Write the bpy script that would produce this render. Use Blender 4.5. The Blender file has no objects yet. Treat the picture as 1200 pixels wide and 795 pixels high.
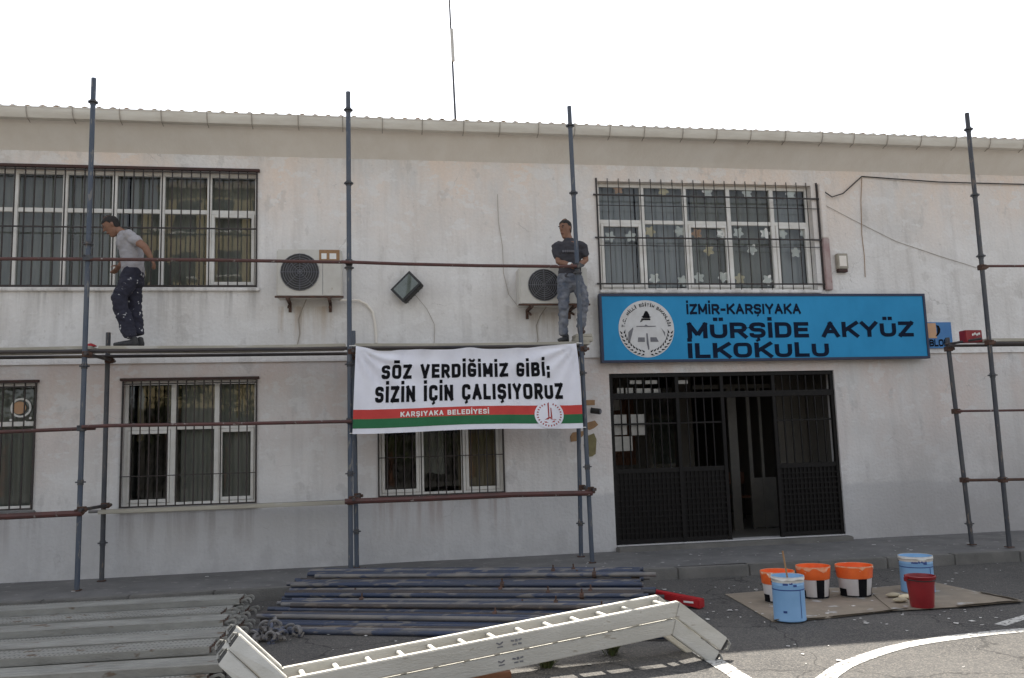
import bpy, bmesh, math, random
from math import sin, cos, pi, radians as rad
from mathutils import Vector, Matrix, noise
random.seed(7)
scene = bpy.context.scene
COL = scene.collection

# ------------------------------------------------------------------ camera
FPX, IW, IH = 1000.0, 1200.0, 795.0
PITCH, ROLL, YAW = rad(7.2), rad(-1.73), rad(9.6)
CAM = Vector((0, -12.18, 1.68))
_fw = Vector((sin(YAW)*cos(PITCH), cos(YAW)*cos(PITCH), sin(PITCH)))
_r0 = Vector((cos(YAW), -sin(YAW), 0)); _u0 = _r0.cross(_fw)
_r = cos(ROLL)*_r0 + sin(ROLL)*_u0; _u = -sin(ROLL)*_r0 + cos(ROLL)*_u0
cam_d = bpy.data.cameras.new('camera'); cam = bpy.data.objects.new('camera', cam_d); COL.objects.link(cam)
m3 = Matrix((_r, _u, -_fw)).transposed(); cam.matrix_world = Matrix.Translation(CAM) @ m3.to_4x4()
cam_d.sensor_width = 36; cam_d.lens = 36*FPX/IW; cam_d.clip_end = 2000; cam_d.clip_start = .05
scene.camera = cam
def _ray(x, y): return _fw + _r*((x-IW/2)/FPX) - _u*((y-IH/2)/FPX)
def at(x, y, Y=0.0):
    d = _ray(x, y); return CAM + d*((Y-CAM.y)/d.y)
def gnd(x, y, z=0.0):
    d = _ray(x, y); return CAM + d*((z-CAM.z)/d.z)

# ------------------------------------------------------------------ world, sun, exposure
SUN_EL, SUN_AZ = rad(51.6), rad(10)
w = bpy.data.worlds.new('World'); scene.world = w; w.use_nodes = True
nt = w.node_tree; nt.nodes.clear()
sky = nt.nodes.new('ShaderNodeTexSky'); sky.sky_type = 'NISHITA'; sky.sun_disc = False
sky.sun_elevation = SUN_EL; sky.sun_rotation = SUN_AZ; sky.air_density = 1.0; sky.dust_density = 1.6; sky.ozone_density = 1.0
bg = nt.nodes.new('ShaderNodeBackground'); bg.inputs[1].default_value = .108
wo = nt.nodes.new('ShaderNodeOutputWorld')
hz = nt.nodes.new('ShaderNodeHueSaturation'); hz.inputs['Saturation'].default_value = .30      # milky summer haze
nt.links.new(sky.outputs[0], hz.inputs['Color']); nt.links.new(hz.outputs[0], bg.inputs[0]); nt.links.new(bg.outputs[0], wo.inputs[0])
sd = bpy.data.lights.new('sun', 'SUN'); sd.energy = 4.6; sd.angle = rad(.53); sd.color = (1, .94, .84)
so = bpy.data.objects.new('sun', sd); COL.objects.link(so)
sdir = Vector((sin(SUN_AZ)*cos(SUN_EL), cos(SUN_AZ)*cos(SUN_EL), sin(SUN_EL)))
so.rotation_euler = (-sdir).to_track_quat('-Z', 'Y').to_euler(); so.location = (0, 30, 40)
vs = scene.view_settings; vs.view_transform = 'Standard'; vs.look = 'None'; vs.gamma = 1; vs.use_curve_mapping = False
vs.exposure = 1.3
scene.render.engine = 'CYCLES'

# ------------------------------------------------------------------ materials
def mat(name, c1, c2=None, scale=6, rough=.7, bump=0, bscale=80, metal=0, c3=None, s3=25, t3=.62, stretch=(1,1,1), detail=6, spec=.5, ramp=(.35,.65), coat=0):
    m = bpy.data.materials.new(name); m.use_nodes = True
    N = m.node_tree.nodes; L = m.node_tree.links; b = N['Principled BSDF']
    b.inputs['Roughness'].default_value = rough; b.inputs['Metallic'].default_value = metal
    b.inputs['Specular IOR Level'].default_value = spec
    b.inputs['Base Color'].default_value = (*c1, 1)
    if coat: b.inputs['Coat Weight'].default_value = coat
    g = N.new('ShaderNodeNewGeometry'); mp = N.new('ShaderNodeMapping'); mp.inputs['Scale'].default_value = stretch
    L.new(g.outputs['Position'], mp.inputs[0])
    out = None
    if c2:
        n = N.new('ShaderNodeTexNoise'); n.inputs['Scale'].default_value = scale; n.inputs['Detail'].default_value = detail
        n.inputs['Roughness'].default_value = .62
        L.new(mp.outputs[0], n.inputs[0])
        r = N.new('ShaderNodeValToRGB'); r.color_ramp.elements[0].position = ramp[0]; r.color_ramp.elements[1].position = ramp[1]
        r.color_ramp.elements[0].color = (*c1, 1); r.color_ramp.elements[1].color = (*c2, 1)
        L.new(n.outputs[0], r.inputs[0]); out = r.outputs[0]
        if c3:
            n3 = N.new('ShaderNodeTexNoise'); n3.inputs['Scale'].default_value = s3; n3.inputs['Detail'].default_value = 4
            L.new(mp.outputs[0], n3.inputs[0])
            r3 = N.new('ShaderNodeValToRGB'); r3.color_ramp.elements[0].position = t3; r3.color_ramp.elements[1].position = t3+.05
            L.new(n3.outputs[0], r3.inputs[0])
            mx = N.new('ShaderNodeMixRGB'); L.new(r3.outputs[0], mx.inputs[0]); L.new(out, mx.inputs[1]); mx.inputs[2].default_value = (*c3, 1)
            out = mx.outputs[0]
        L.new(out, b.inputs['Base Color'])
    if bump:
        nb = N.new('ShaderNodeTexNoise'); nb.inputs['Scale'].default_value = bscale; nb.inputs['Detail'].default_value = 5
        L.new(mp.outputs[0], nb.inputs[0])
        bp = N.new('ShaderNodeBump'); bp.inputs['Strength'].default_value = bump; bp.inputs['Distance'].default_value = .02
        L.new(nb.outputs[0], bp.inputs['Height']); L.new(bp.outputs[0], b.inputs['Normal'])
    return m

def wall_mat(name, base, pale, pink, pink_z, pink_h, grime, runs=()):
    """old painted plaster: patchy paint, rain streaks, remains of an older pinkish coat, grime"""
    m = bpy.data.materials.new(name); m.use_nodes = True
    N = m.node_tree.nodes; L = m.node_tree.links; b = N['Principled BSDF']; b.inputs['Roughness'].default_value = .85
    b.inputs['Specular IOR Level'].default_value = .25
    g = N.new('ShaderNodeNewGeometry')
    def nz(scale, stretch, lo, hi, det=6, off=0):
        mp = N.new('ShaderNodeMapping'); mp.inputs['Scale'].default_value = stretch; mp.inputs['Location'].default_value = (off, off*.7, off*.3)
        L.new(g.outputs['Position'], mp.inputs[0])
        n = N.new('ShaderNodeTexNoise'); n.inputs['Scale'].default_value = scale; n.inputs['Detail'].default_value = det; n.inputs['Roughness'].default_value = .6
        L.new(mp.outputs[0], n.inputs[0])
        r = N.new('ShaderNodeMapRange'); r.inputs[1].default_value = lo; r.inputs[2].default_value = hi
        L.new(n.outputs[0], r.inputs[0]); return r.outputs[0]
    def mix(f, a, c, k=1):
        x = N.new('ShaderNodeMixRGB')
        if k != 1:
            mm = N.new('ShaderNodeMath'); mm.operation = 'MULTIPLY'; mm.inputs[1].default_value = k; L.new(f, mm.inputs[0]); f = mm.outputs[0]
        L.new(f, x.inputs[0])
        if isinstance(a, tuple): x.inputs[1].default_value = (*a, 1)
        else: L.new(a, x.inputs[1])
        x.inputs[2].default_value = (*c, 1); return x.outputs[0]
    c = mix(nz(.9, (1, 1, 1), .35, .65), base, pale)
    c = mix(nz(2.2, (3, 1, .25), .5, .75, off=3), c, grime, .45)                       # vertical runs
    sx = N.new('ShaderNodeSeparateXYZ'); L.new(g.outputs['Position'], sx.inputs[0])
    zr = N.new('ShaderNodeMapRange'); zr.inputs[1].default_value = pink_z; zr.inputs[2].default_value = pink_z+pink_h
    L.new(sx.outputs[2], zr.inputs[0])
    pn = nz(1.3, (1, 1, .5), .36, .62, off=9)
    mu = N.new('ShaderNodeMath'); mu.operation = 'MULTIPLY'; L.new(zr.outputs[0], mu.inputs[0]); L.new(pn, mu.inputs[1])
    c = mix(mu.outputs[0], c, pink)
    c = mix(nz(3.2, (1, 1, 1.6), .57, .60, 7, 31), c, pale, .55)                            # filler smears
    c = mix(nz(2.1, (1.4, 1, .8), .60, .64, 6, 47), c, grime, .30)                          # old damp patches
    c = mix(nz(9, (1, 1, 3.5), .60, .66, 4, 61), c, pale, .40)                              # trowel strokes
    c = mix(nz(7, (1, 1, 1), .62, .72, 8, 5), c, pale, .35)                             # scraped blotches
    c = mix(nz(16, (1, 1, .6), .68, .74, 3, 15), c, grime, .35)                         # small stains
    c = mix(nz(40, (1, 1, 1), .3, .8, 3, 1), c, grime, .16)
    br = N.new('ShaderNodeMapRange'); br.inputs[1].default_value = .62; br.inputs[2].default_value = .14
    L.new(sx.outputs[2], br.inputs[0])
    mu2 = N.new('ShaderNodeMath'); mu2.operation = 'MULTIPLY'; L.new(br.outputs[0], mu2.inputs[0]); L.new(nz(5, (1, 1, 1), .35, .6, 8, 21), mu2.inputs[1])
    c = mix(mu2.outputs[0], c, (grime[0]*.8, grime[1]*.8, grime[2]*.82), .45)          # splash dirt at the foot
    def rng_(sock, a, b):
        r = N.new('ShaderNodeMapRange'); r.inputs[1].default_value = a; r.inputs[2].default_value = b; L.new(sock, r.inputs[0]); return r.outputs[0]
    def mul(a, b_):
        q = N.new('ShaderNodeMath'); q.operation = 'MULTIPLY'; L.new(a, q.inputs[0]); L.new(b_, q.inputs[1]); return q.outputs[0]
    # an older grey dado below the sills
    zn = N.new('ShaderNodeMath'); zn.operation = 'ADD'; L.new(sx.outputs[2], zn.inputs[0]); dn = N.new('ShaderNodeMath'); dn.operation = 'MULTIPLY'; dn.inputs[1].default_value = .10; L.new(nz(3, (1, 1, 1), 0, 1, 8, 13), dn.inputs[0]); L.new(dn.outputs[0], zn.inputs[1])
    c = mix(rng_(zn.outputs[0], 1.05, .99), c, (.47, .465, .47), .55)
    # hairline cracks
    wn = N.new('ShaderNodeTexNoise'); wn.inputs['Scale'].default_value = 1.7; wn.inputs['Detail'].default_value = 8; L.new(g.outputs['Position'], wn.inputs[0])
    wm = N.new('ShaderNodeMixRGB'); wm.blend_type = 'ADD'; wm.inputs[0].default_value = .9; L.new(g.outputs['Position'], wm.inputs[1]); L.new(wn.outputs['Color'], wm.inputs[2])
    vc = N.new('ShaderNodeTexVoronoi'); vc.feature = 'DISTANCE_TO_EDGE'; vc.inputs['Scale'].default_value = .75; L.new(wm.outputs[0], vc.inputs[0])
    c = mix(mul(rng_(vc.outputs['Distance'], .0045, .001), nz(.8, (1, 1, 1), .54, .62, 3, 91)), c, (grime[0]*.65, grime[1]*.65, grime[2]*.65), .45)
    # rusty and grey runs below sills and brackets
    for (xa, xb, zt_, ln_, col_) in runs:
        bm_ = mul(mul(rng_(sx.outputs[0], xa-.04, xa+.04), rng_(sx.outputs[0], xb+.04, xb-.04)), mul(rng_(sx.outputs[2], zt_+.02, zt_-.01), rng_(sx.outputs[2], zt_-ln_, zt_-ln_*.1)))
        c = mix(mul(bm_, nz(4, (2.2, 1, .12), .46, .64, 4, zt_*3+xa)), c, col_, .65)
    # greyer tone beyond the entrance, stronger towards the foot
    bx = N.new('ShaderNodeMapRange'); bx.inputs[1].default_value = 6.8; bx.inputs[2].default_value = 8.2; L.new(sx.outputs[0], bx.inputs[0])
    bz = N.new('ShaderNodeMapRange'); bz.inputs[1].default_value = 2.3; bz.inputs[2].default_value = .5; L.new(sx.outputs[2], bz.inputs[0])
    m3_ = N.new('ShaderNodeMath'); m3_.operation = 'MULTIPLY'; L.new(bx.outputs[0], m3_.inputs[0]); L.new(bz.outputs[0], m3_.inputs[1])
    m4_ = N.new('ShaderNodeMath'); m4_.operation = 'MULTIPLY'; L.new(m3_.outputs[0], m4_.inputs[0]); L.new(nz(1.8, (1, 1, 1), .2, .5, 7, 77), m4_.inputs[1])
    c = mix(m4_.outputs[0], c, grime, .8)
    L.new(c, b.inputs['Base Color'])
    nb = N.new('ShaderNodeTexNoise'); nb.inputs['Scale'].default_value = 22; nb.inputs['Detail'].default_value = 8; L.new(g.outputs['Position'], nb.inputs[0])
    bp = N.new('ShaderNodeBump'); bp.inputs['Strength'].default_value = .55; bp.inputs['Distance'].default_value = .02
    L.new(nb.outputs[0], bp.inputs['Height']); L.new(bp.outputs[0], b.inputs['Normal'])
    return m

M = {}
M['wall_up'] = wall_mat('upper_plaster', (.72, .69, .66), (.84, .82, .80), (.86, .73, .63), 4.4, 1.2, (.47, .44, .41), [(-5.9, -1.5, 3.98, .6, (.40, .38, .36)), (-1.25, -.4, 3.72, .55, (.46, .35, .25)), (2.15, 3.2, 3.62, .5, (.44, .36, .29)), (3.4, 6.9, 4.0, .3, (.42, .40, .38))])  # older pinkish coat, its colour lightened towards the eaves to offset their shade
M['wall_low'] = wall_mat('lower_plaster', (.66, .64, .62), (.76, .745, .73), (.70, .60, .55), .9, 1.6, (.42, .40, .39), [(-6.3, -4.3, .97, .6, (.36, .33, .32)), (-3.3, -1.5, .95, .6, (.36, .33, .32)), (.05, 1.95, .96, .6, (.38, .31, .29))])
M['soffit'] = mat('soffit_plaster', (.88, .83, .76), (.82, .76, .68), 3, .85, .2, 30, stretch=(1, .4, 1))
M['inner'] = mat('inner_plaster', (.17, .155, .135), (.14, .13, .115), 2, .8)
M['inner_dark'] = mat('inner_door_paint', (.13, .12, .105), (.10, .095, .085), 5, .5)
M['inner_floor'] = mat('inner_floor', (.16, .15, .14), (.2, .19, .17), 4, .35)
M['roof'] = mat('roof_sheet', (.34, .24, .19), (.30, .27, .24), 3, .8, c3=(.45, .43, .38), s3=9, t3=.52)
M['gutter'] = mat('gutter_metal', (.78, .74, .66), (.66, .61, .53), 4, .5, .1, 40, stretch=(.6, 1, 3))
M['gutter_iron'] = mat('gutter_bracket', (.42, .38, .33), (.34, .29, .24), 9, .6)
M['frame'] = mat('window_paint', (.86, .84, .80), (.74, .71, .66), 5, .5, .1, 60)
M['gate'] = mat('gate_iron', (.007, .006, .006), (.013, .011, .010), 20, .5, .2, 90, spec=.2)
M['grille'] = mat('grille_iron', (.022, .02, .02), (.045, .03, .026), 20, .55, .2, 90)
M['rust_iron'] = mat('rusty_lintel', (.075, .03, .025), (.04, .024, .02), 9, .7, .2, 60)
M['curtain'] = mat('curtain_cloth', (.24, .24, .22), (.33, .325, .29), 3, .9, stretch=(4, 1, .3))
M['curtain_blue'] = mat('curtain_blue', (.36, .37, .385), (.46, .465, .475), 3, .9, stretch=(4, 1, .3))
M['curtain_warm'] = mat('curtain_warm', (.30, .24, .15), (.22, .18, .12), 3, .9, stretch=(4, 1, .3))
M['cable'] = mat('black_rubber', (.03, .03, .03), (.05, .045, .04), 12, .6)
M['pole'] = mat('pole_blue', (.052, .072, .108), (.085, .097, .12), 5, .5, .25, 60, c3=(.17, .165, .16), s3=14, t3=.60, stretch=(2, 2, .5))
M['pole_dark'] = mat('pole_grey', (.038, .042, .055), (.075, .075, .078), 6, .5, .25, 60, c3=(.15, .12, .10), s3=14, t3=.6, stretch=(2, 2, .5))
M['pipe_blue'] = mat('pipe_blue', (.028, .045, .095), (.06, .066, .085), 3, .42, .2, 50, c3=(.16, .15, .145), s3=5, t3=.56, stretch=(.22, 2.2, 2.2))
M['pipe_grey'] = mat('pipe_grey', (.23, .21, .19), (.13, .13, .14), 4, .5, .2, 50, c3=(.08, .09, .13), s3=5, t3=.56, stretch=(.22, 2.2, 2.2))
M['pipe_dark'] = mat('pipe_dark', (.035, .035, .042), (.08, .06, .05), 5, .5, .2, 50, c3=(.16, .13, .10), s3=5, t3=.6, stretch=(.22, 2.2, 2.2))
M['rail_red'] = mat('rail_red', (.115, .044, .038), (.08, .04, .035), 7, .55, .25, 60, c3=(.30, .26, .24), s3=14, t3=.64)
M['rust'] = mat('rust', (.12, .06, .04), (.07, .045, .035), 14, .8, .4, 60)
M['board'] = mat('scaffold_board', (.46, .43, .36), (.36, .33, .27), 5, .75, .3, 40, stretch=(.3, 1, 1), c3=(.5, .48, .44), s3=7, t3=.63)
M['wood'] = mat('brown_wood', (.20, .085, .045), (.12, .055, .035), 4, .7, .3, 40, stretch=(.3, 3, 1))
M['steel'] = mat('plank_steel', (.34, .335, .31), (.25, .245, .225), 5, .5, .25, 60, metal=.25, c3=(.16, .12, .09), s3=9, t3=.64, stretch=(.5, 1, 1))
M['ladder'] = mat('ladder_aluminium', (.56, .545, .50), (.46, .445, .40), 3, .5, .25, 45, metal=.1, c3=(.36, .33, .28), s3=14, t3=.66, stretch=(.6, 1, 2))
M['black'] = mat('black_plastic', (.02, .02, .02), (.035, .033, .03), 10, .5)
M['blade'] = mat('fan_blade', (.045, .045, .05), (.06, .06, .065), 9, .6)
M['white_metal'] = mat('white_enamel', (.62, .60, .55), (.54, .51, .46), 4, .45, c3=(.4, .33, .26), s3=11, t3=.68)
M['sign_blue'] = mat('sign_blue', (.016, .25, .50), (.022, .285, .56), 2.5, .45, stretch=(1, 1, .6), spec=.25)
M['sign_edge'] = mat('sign_edge', (.012, .02, .06), (.02, .03, .07), 9, .5)
M['ink_navy'] = mat('ink_navy', (.006, .012, .03), (.010, .018, .04), 9, .8, spec=.1)
M['ink_black'] = mat('ink_black', (.007, .007, .010), (.012, .012, .014), 9, .8, spec=.1)
M['ink_grey'] = mat('ink_grey', (.13, .13, .15), (.2, .2, .21), 9, .7)
M['ink_red'] = mat('ink_red', (.40, .045, .05), (.34, .04, .04), 9, .7)
M['disc'] = mat('emblem_white', (.66, .66, .66), (.58, .57, .56), 6, .5)
M['cloth_white'] = mat('banner_white', (.86, .86, .93), (.80, .80, .87), 4, .8, .15, 120)
M['cloth_red'] = mat('banner_red', (.60, .06, .05), (.54, .05, .045), 6, .8)
M['cloth_green'] = mat('banner_green', (.025, .16, .065), (.02, .14, .055), 6, .8)
M['orange'] = mat('orange_plastic', (.92, .17, .03), (.82, .13, .025), 8, .4, c3=(.7, .6, .5), s3=22, t3=.70)
M['orange_dry'] = mat('dried_paint_orange', (.80, .22, .07), (.72, .40, .25), 25, .6, c3=(.75, .70, .62), s3=14, t3=.60)
M['bucket_white'] = mat('bucket_white', (.66, .63, .62), (.58, .55, .54), 6, .45)
M['tin_blue'] = mat('tin_blue', (.26, .47, .74), (.22, .42, .68), 5, .4, c3=(.7, .72, .72), s3=15, t3=.71)
M['ink_blue'] = mat('ink_blue', (.02, .06, .24), (.03, .08, .28), 6, .4)
M['paint_white'] = mat('spilt_paint', (.74, .73, .70), (.62, .6, .56), 20, .5)
M['red_plastic'] = mat('red_plastic', (.30, .018, .022), (.24, .015, .02), 8, .4)
M['red_paint'] = mat('red_paint', (.46, .02, .025), (.38, .02, .025), 8, .4)
M['cardboard'] = mat('cardboard', (.30, .25, .19), (.24, .20, .155), 5, .9, .2, 60, c3=(.45, .44, .42), s3=4.5, t3=.60)
M['line'] = mat('road_paint', (.62, .61, .58), (.50, .49, .46), 20, .8, .2, 120, c3=(.17, .16, .15), s3=30, t3=.53)
M['concrete'] = mat('pavement_concrete', (.20, .195, .19), (.145, .142, .14), 2.2, .85, .35, 60, c3=(.26, .25, .24), s3=7, t3=.62)
M['kerb'] = mat('kerb_concrete', (.20, .19, .175), (.135, .13, .12), 3, .85, .35, 60)
M['kerb2'] = mat('aged_beige_plastic', (.40, .36, .29), (.32, .29, .24), 9, .6)
M['glove'] = mat('plaster_crust', (.5, .44, .3), (.38, .33, .24), 20, .9)
M['tape'] = mat('brown_tape', (.36, .21, .10), (.28, .16, .08), 14, .7)
M['olive'] = mat('olive_tape', (.22, .19, .09), (.17, .14, .07), 14, .8)
M['paper'] = mat('paper', (.88, .87, .84), (.80, .79, .75), 10, .8)
M['notice'] = mat('notice_paper', (.42, .40, .37), (.34, .33, .30), 10, .8)
M['paper_cream'] = mat('paper_cream', (.78, .68, .46), (.7, .6, .42), 10, .8)
M['paper_orange'] = mat('paper_orange', (.62, .38, .22), (.56, .34, .22), 10, .8)
M['leaf'] = mat('weed_leaf', (.06, .09, .03), (.10, .10, .04), 30, .7)
M['stone'] = mat('dark_stone', (.10, .09, .08), (.07, .065, .06), 2, .9)
M['house'] = mat('house_yellow', (.50, .40, .22), (.46, .37, .21), 1, .85)
M['skin'] = mat('skin', (.28, .15, .10), (.24, .125, .08), 20, .55, spec=.35)
M['hair'] = mat('hair', (.014, .012, .011), (.025, .02, .017), 60, .6, .6, 200)
M['tee_grey'] = mat('tee_grey', (.40, .385, .40), (.35, .335, .35), 9, .9, .2, 160)
M['tee_navy'] = mat('tee_navy', (.045, .045, .055), (.06, .058, .066), 9, .9, .2, 160)
M['trousers'] = mat('painter_trousers', (.022, .022, .038), (.032, .032, .05), 6, .9, .2, 160, c3=(.58, .58, .6), s3=17, t3=.655)
M['jeans'] = mat('jeans', (.085, .10, .135), (.24, .245, .265), 7, .9, .2, 200)
M['shoe'] = mat('shoe', (.025, .025, .03), (.05, .05, .05), 18, .7)
M['shoe_brown'] = mat('shoe_brown', (.10, .06, .05), (.06, .045, .04), 18, .7)
M['eye'] = mat('eye_white', (.32, .28, .26), rough=.3)
M['lip'] = mat('lip', (.24, .09, .075), rough=.5)

def glass_mat():
    m = bpy.data.materials.new('window_glass'); m.use_nodes = True
    N = m.node_tree.nodes; L = m.node_tree.links; N.clear()
    o = N.new('ShaderNodeOutputMaterial'); mx = N.new('ShaderNodeMixShader'); fr = N.new('ShaderNodeFresnel'); fr.inputs[0].default_value = 1.5
    t = N.new('ShaderNodeBsdfTransparent'); t.inputs[0].default_value = (.80, .83, .82, 1)
    g = N.new('ShaderNodeBsdfGlossy'); g.inputs['Roughness'].default_value = .015; g.inputs[0].default_value = (.95, .97, 1, 1)
    geo = N.new('ShaderNodeNewGeometry'); nz = N.new('ShaderNodeTexNoise'); nz.inputs['Scale'].default_value = 2.2
    bp = N.new('ShaderNodeBump'); bp.inputs['Strength'].default_value = .05; bp.inputs['Distance'].default_value = .02
    L.new(geo.outputs['Position'], nz.inputs[0]); L.new(nz.outputs[0], bp.inputs['Height']); L.new(bp.outputs[0], g.inputs['Normal'])
    L.new(fr.outputs[0], mx.inputs[0]); L.new(t.outputs[0], mx.inputs[1]); L.new(g.outputs[0], mx.inputs[2]); L.new(mx.outputs[0], o.inputs[0])
    return m
M['glass'] = glass_mat()

def asphalt_mat():
    m = bpy.data.materials.new('asphalt'); m.use_nodes = True
    N = m.node_tree.nodes; L = m.node_tree.links; b = N['Principled BSDF']; b.inputs['Roughness'].default_value = .9; b.inputs['Specular IOR Level'].default_value = .3
    g = N.new('ShaderNodeNewGeometry')
    n1 = N.new('ShaderNodeTexNoise'); n1.inputs['Scale'].default_value = .8; n1.inputs['Detail'].default_value = 8; L.new(g.outputs['Position'], n1.inputs[0])
    r1 = N.new('ShaderNodeValToRGB'); r1.color_ramp.elements[0].position = .3; r1.color_ramp.elements[1].position = .7
    r1.color_ramp.elements[0].color = (.062, .060, .059, 1); r1.color_ramp.elements[1].color = (.10, .096, .092, 1); L.new(n1.outputs[0], r1.inputs[0])
    v = N.new('ShaderNodeTexVoronoi'); v.inputs['Scale'].default_value = 95; L.new(g.outputs['Position'], v.inputs[0])   # aggregate
    hs = N.new('ShaderNodeSeparateXYZ'); L.new(v.outputs['Color'], hs.inputs[0])
    rv = N.new('ShaderNodeValToRGB'); rv.color_ramp.elements[0].position = .45; rv.color_ramp.elements[1].position = 1
    rv.color_ramp.elements[0].color = (0, 0, 0, 1); rv.color_ramp.elements[1].color = (.55, .55, .55, 1); L.new(hs.outputs[0], rv.inputs[0])
    mx = N.new('ShaderNodeMixRGB'); L.new(rv.outputs[0], mx.inputs[0]); L.new(r1.outputs[0], mx.inputs[1]); mx.inputs[2].default_value = (.23, .21, .185, 1)
    n2 = N.new('ShaderNodeTexNoise'); n2.inputs['Scale'].default_value = 5; n2.inputs['Detail'].default_value = 6; L.new(g.outputs['Position'], n2.inputs[0])
    r2 = N.new('ShaderNodeValToRGB'); r2.color_ramp.elements[0].position = .55; r2.color_ramp.elements[1].position = .75; L.new(n2.outputs[0], r2.inputs[0])
    mu = N.new('ShaderNodeMath'); mu.operation = 'MULTIPLY'; mu.inputs[1].default_value = .4; L.new(r2.outputs[0], mu.inputs[0])
    mx2 = N.new('ShaderNodeMixRGB'); L.new(mu.outputs[0], mx2.inputs[0]); L.new(mx.outputs[0], mx2.inputs[1]); mx2.inputs[2].default_value = (.155, .146, .133, 1)  # dust
    wn = N.new('ShaderNodeTexNoise'); wn.inputs['Scale'].default_value = 1.3; wn.inputs['Detail'].default_value = 8; L.new(g.outputs['Position'], wn.inputs[0])
    wm = N.new('ShaderNodeMixRGB'); wm.blend_type = 'ADD'; wm.inputs[0].default_value = 1; L.new(g.outputs['Position'], wm.inputs[1]); L.new(wn.outputs['Color'], wm.inputs[2])
    vc = N.new('ShaderNodeTexVoronoi'); vc.feature = 'DISTANCE_TO_EDGE'; vc.inputs['Scale'].default_value = .55; L.new(wm.outputs[0], vc.inputs[0])
    rc = N.new('ShaderNodeMapRange'); rc.inputs[1].default_value = .007; rc.inputs[2].default_value = .002; rc.inputs[4].default_value = .75; L.new(vc.outputs['Distance'], rc.inputs[0])
    mx3 = N.new('ShaderNodeMixRGB'); L.new(rc.outputs[0], mx3.inputs[0]); L.new(mx2.outputs[0], mx3.inputs[1]); mx3.inputs[2].default_value = (.03, .029, .028, 1)
    L.new(mx3.outputs[0], b.inputs['Base Color'])
    bp = N.new('ShaderNodeBump'); bp.inputs['Strength'].default_value = .6; bp.inputs['Distance'].default_value = .008
    L.new(v.outputs['Distance'], bp.inputs['Height']); L.new(bp.outputs[0], b.inputs['Normal'])
    return m
M['asphalt'] = asphalt_mat()

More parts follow.
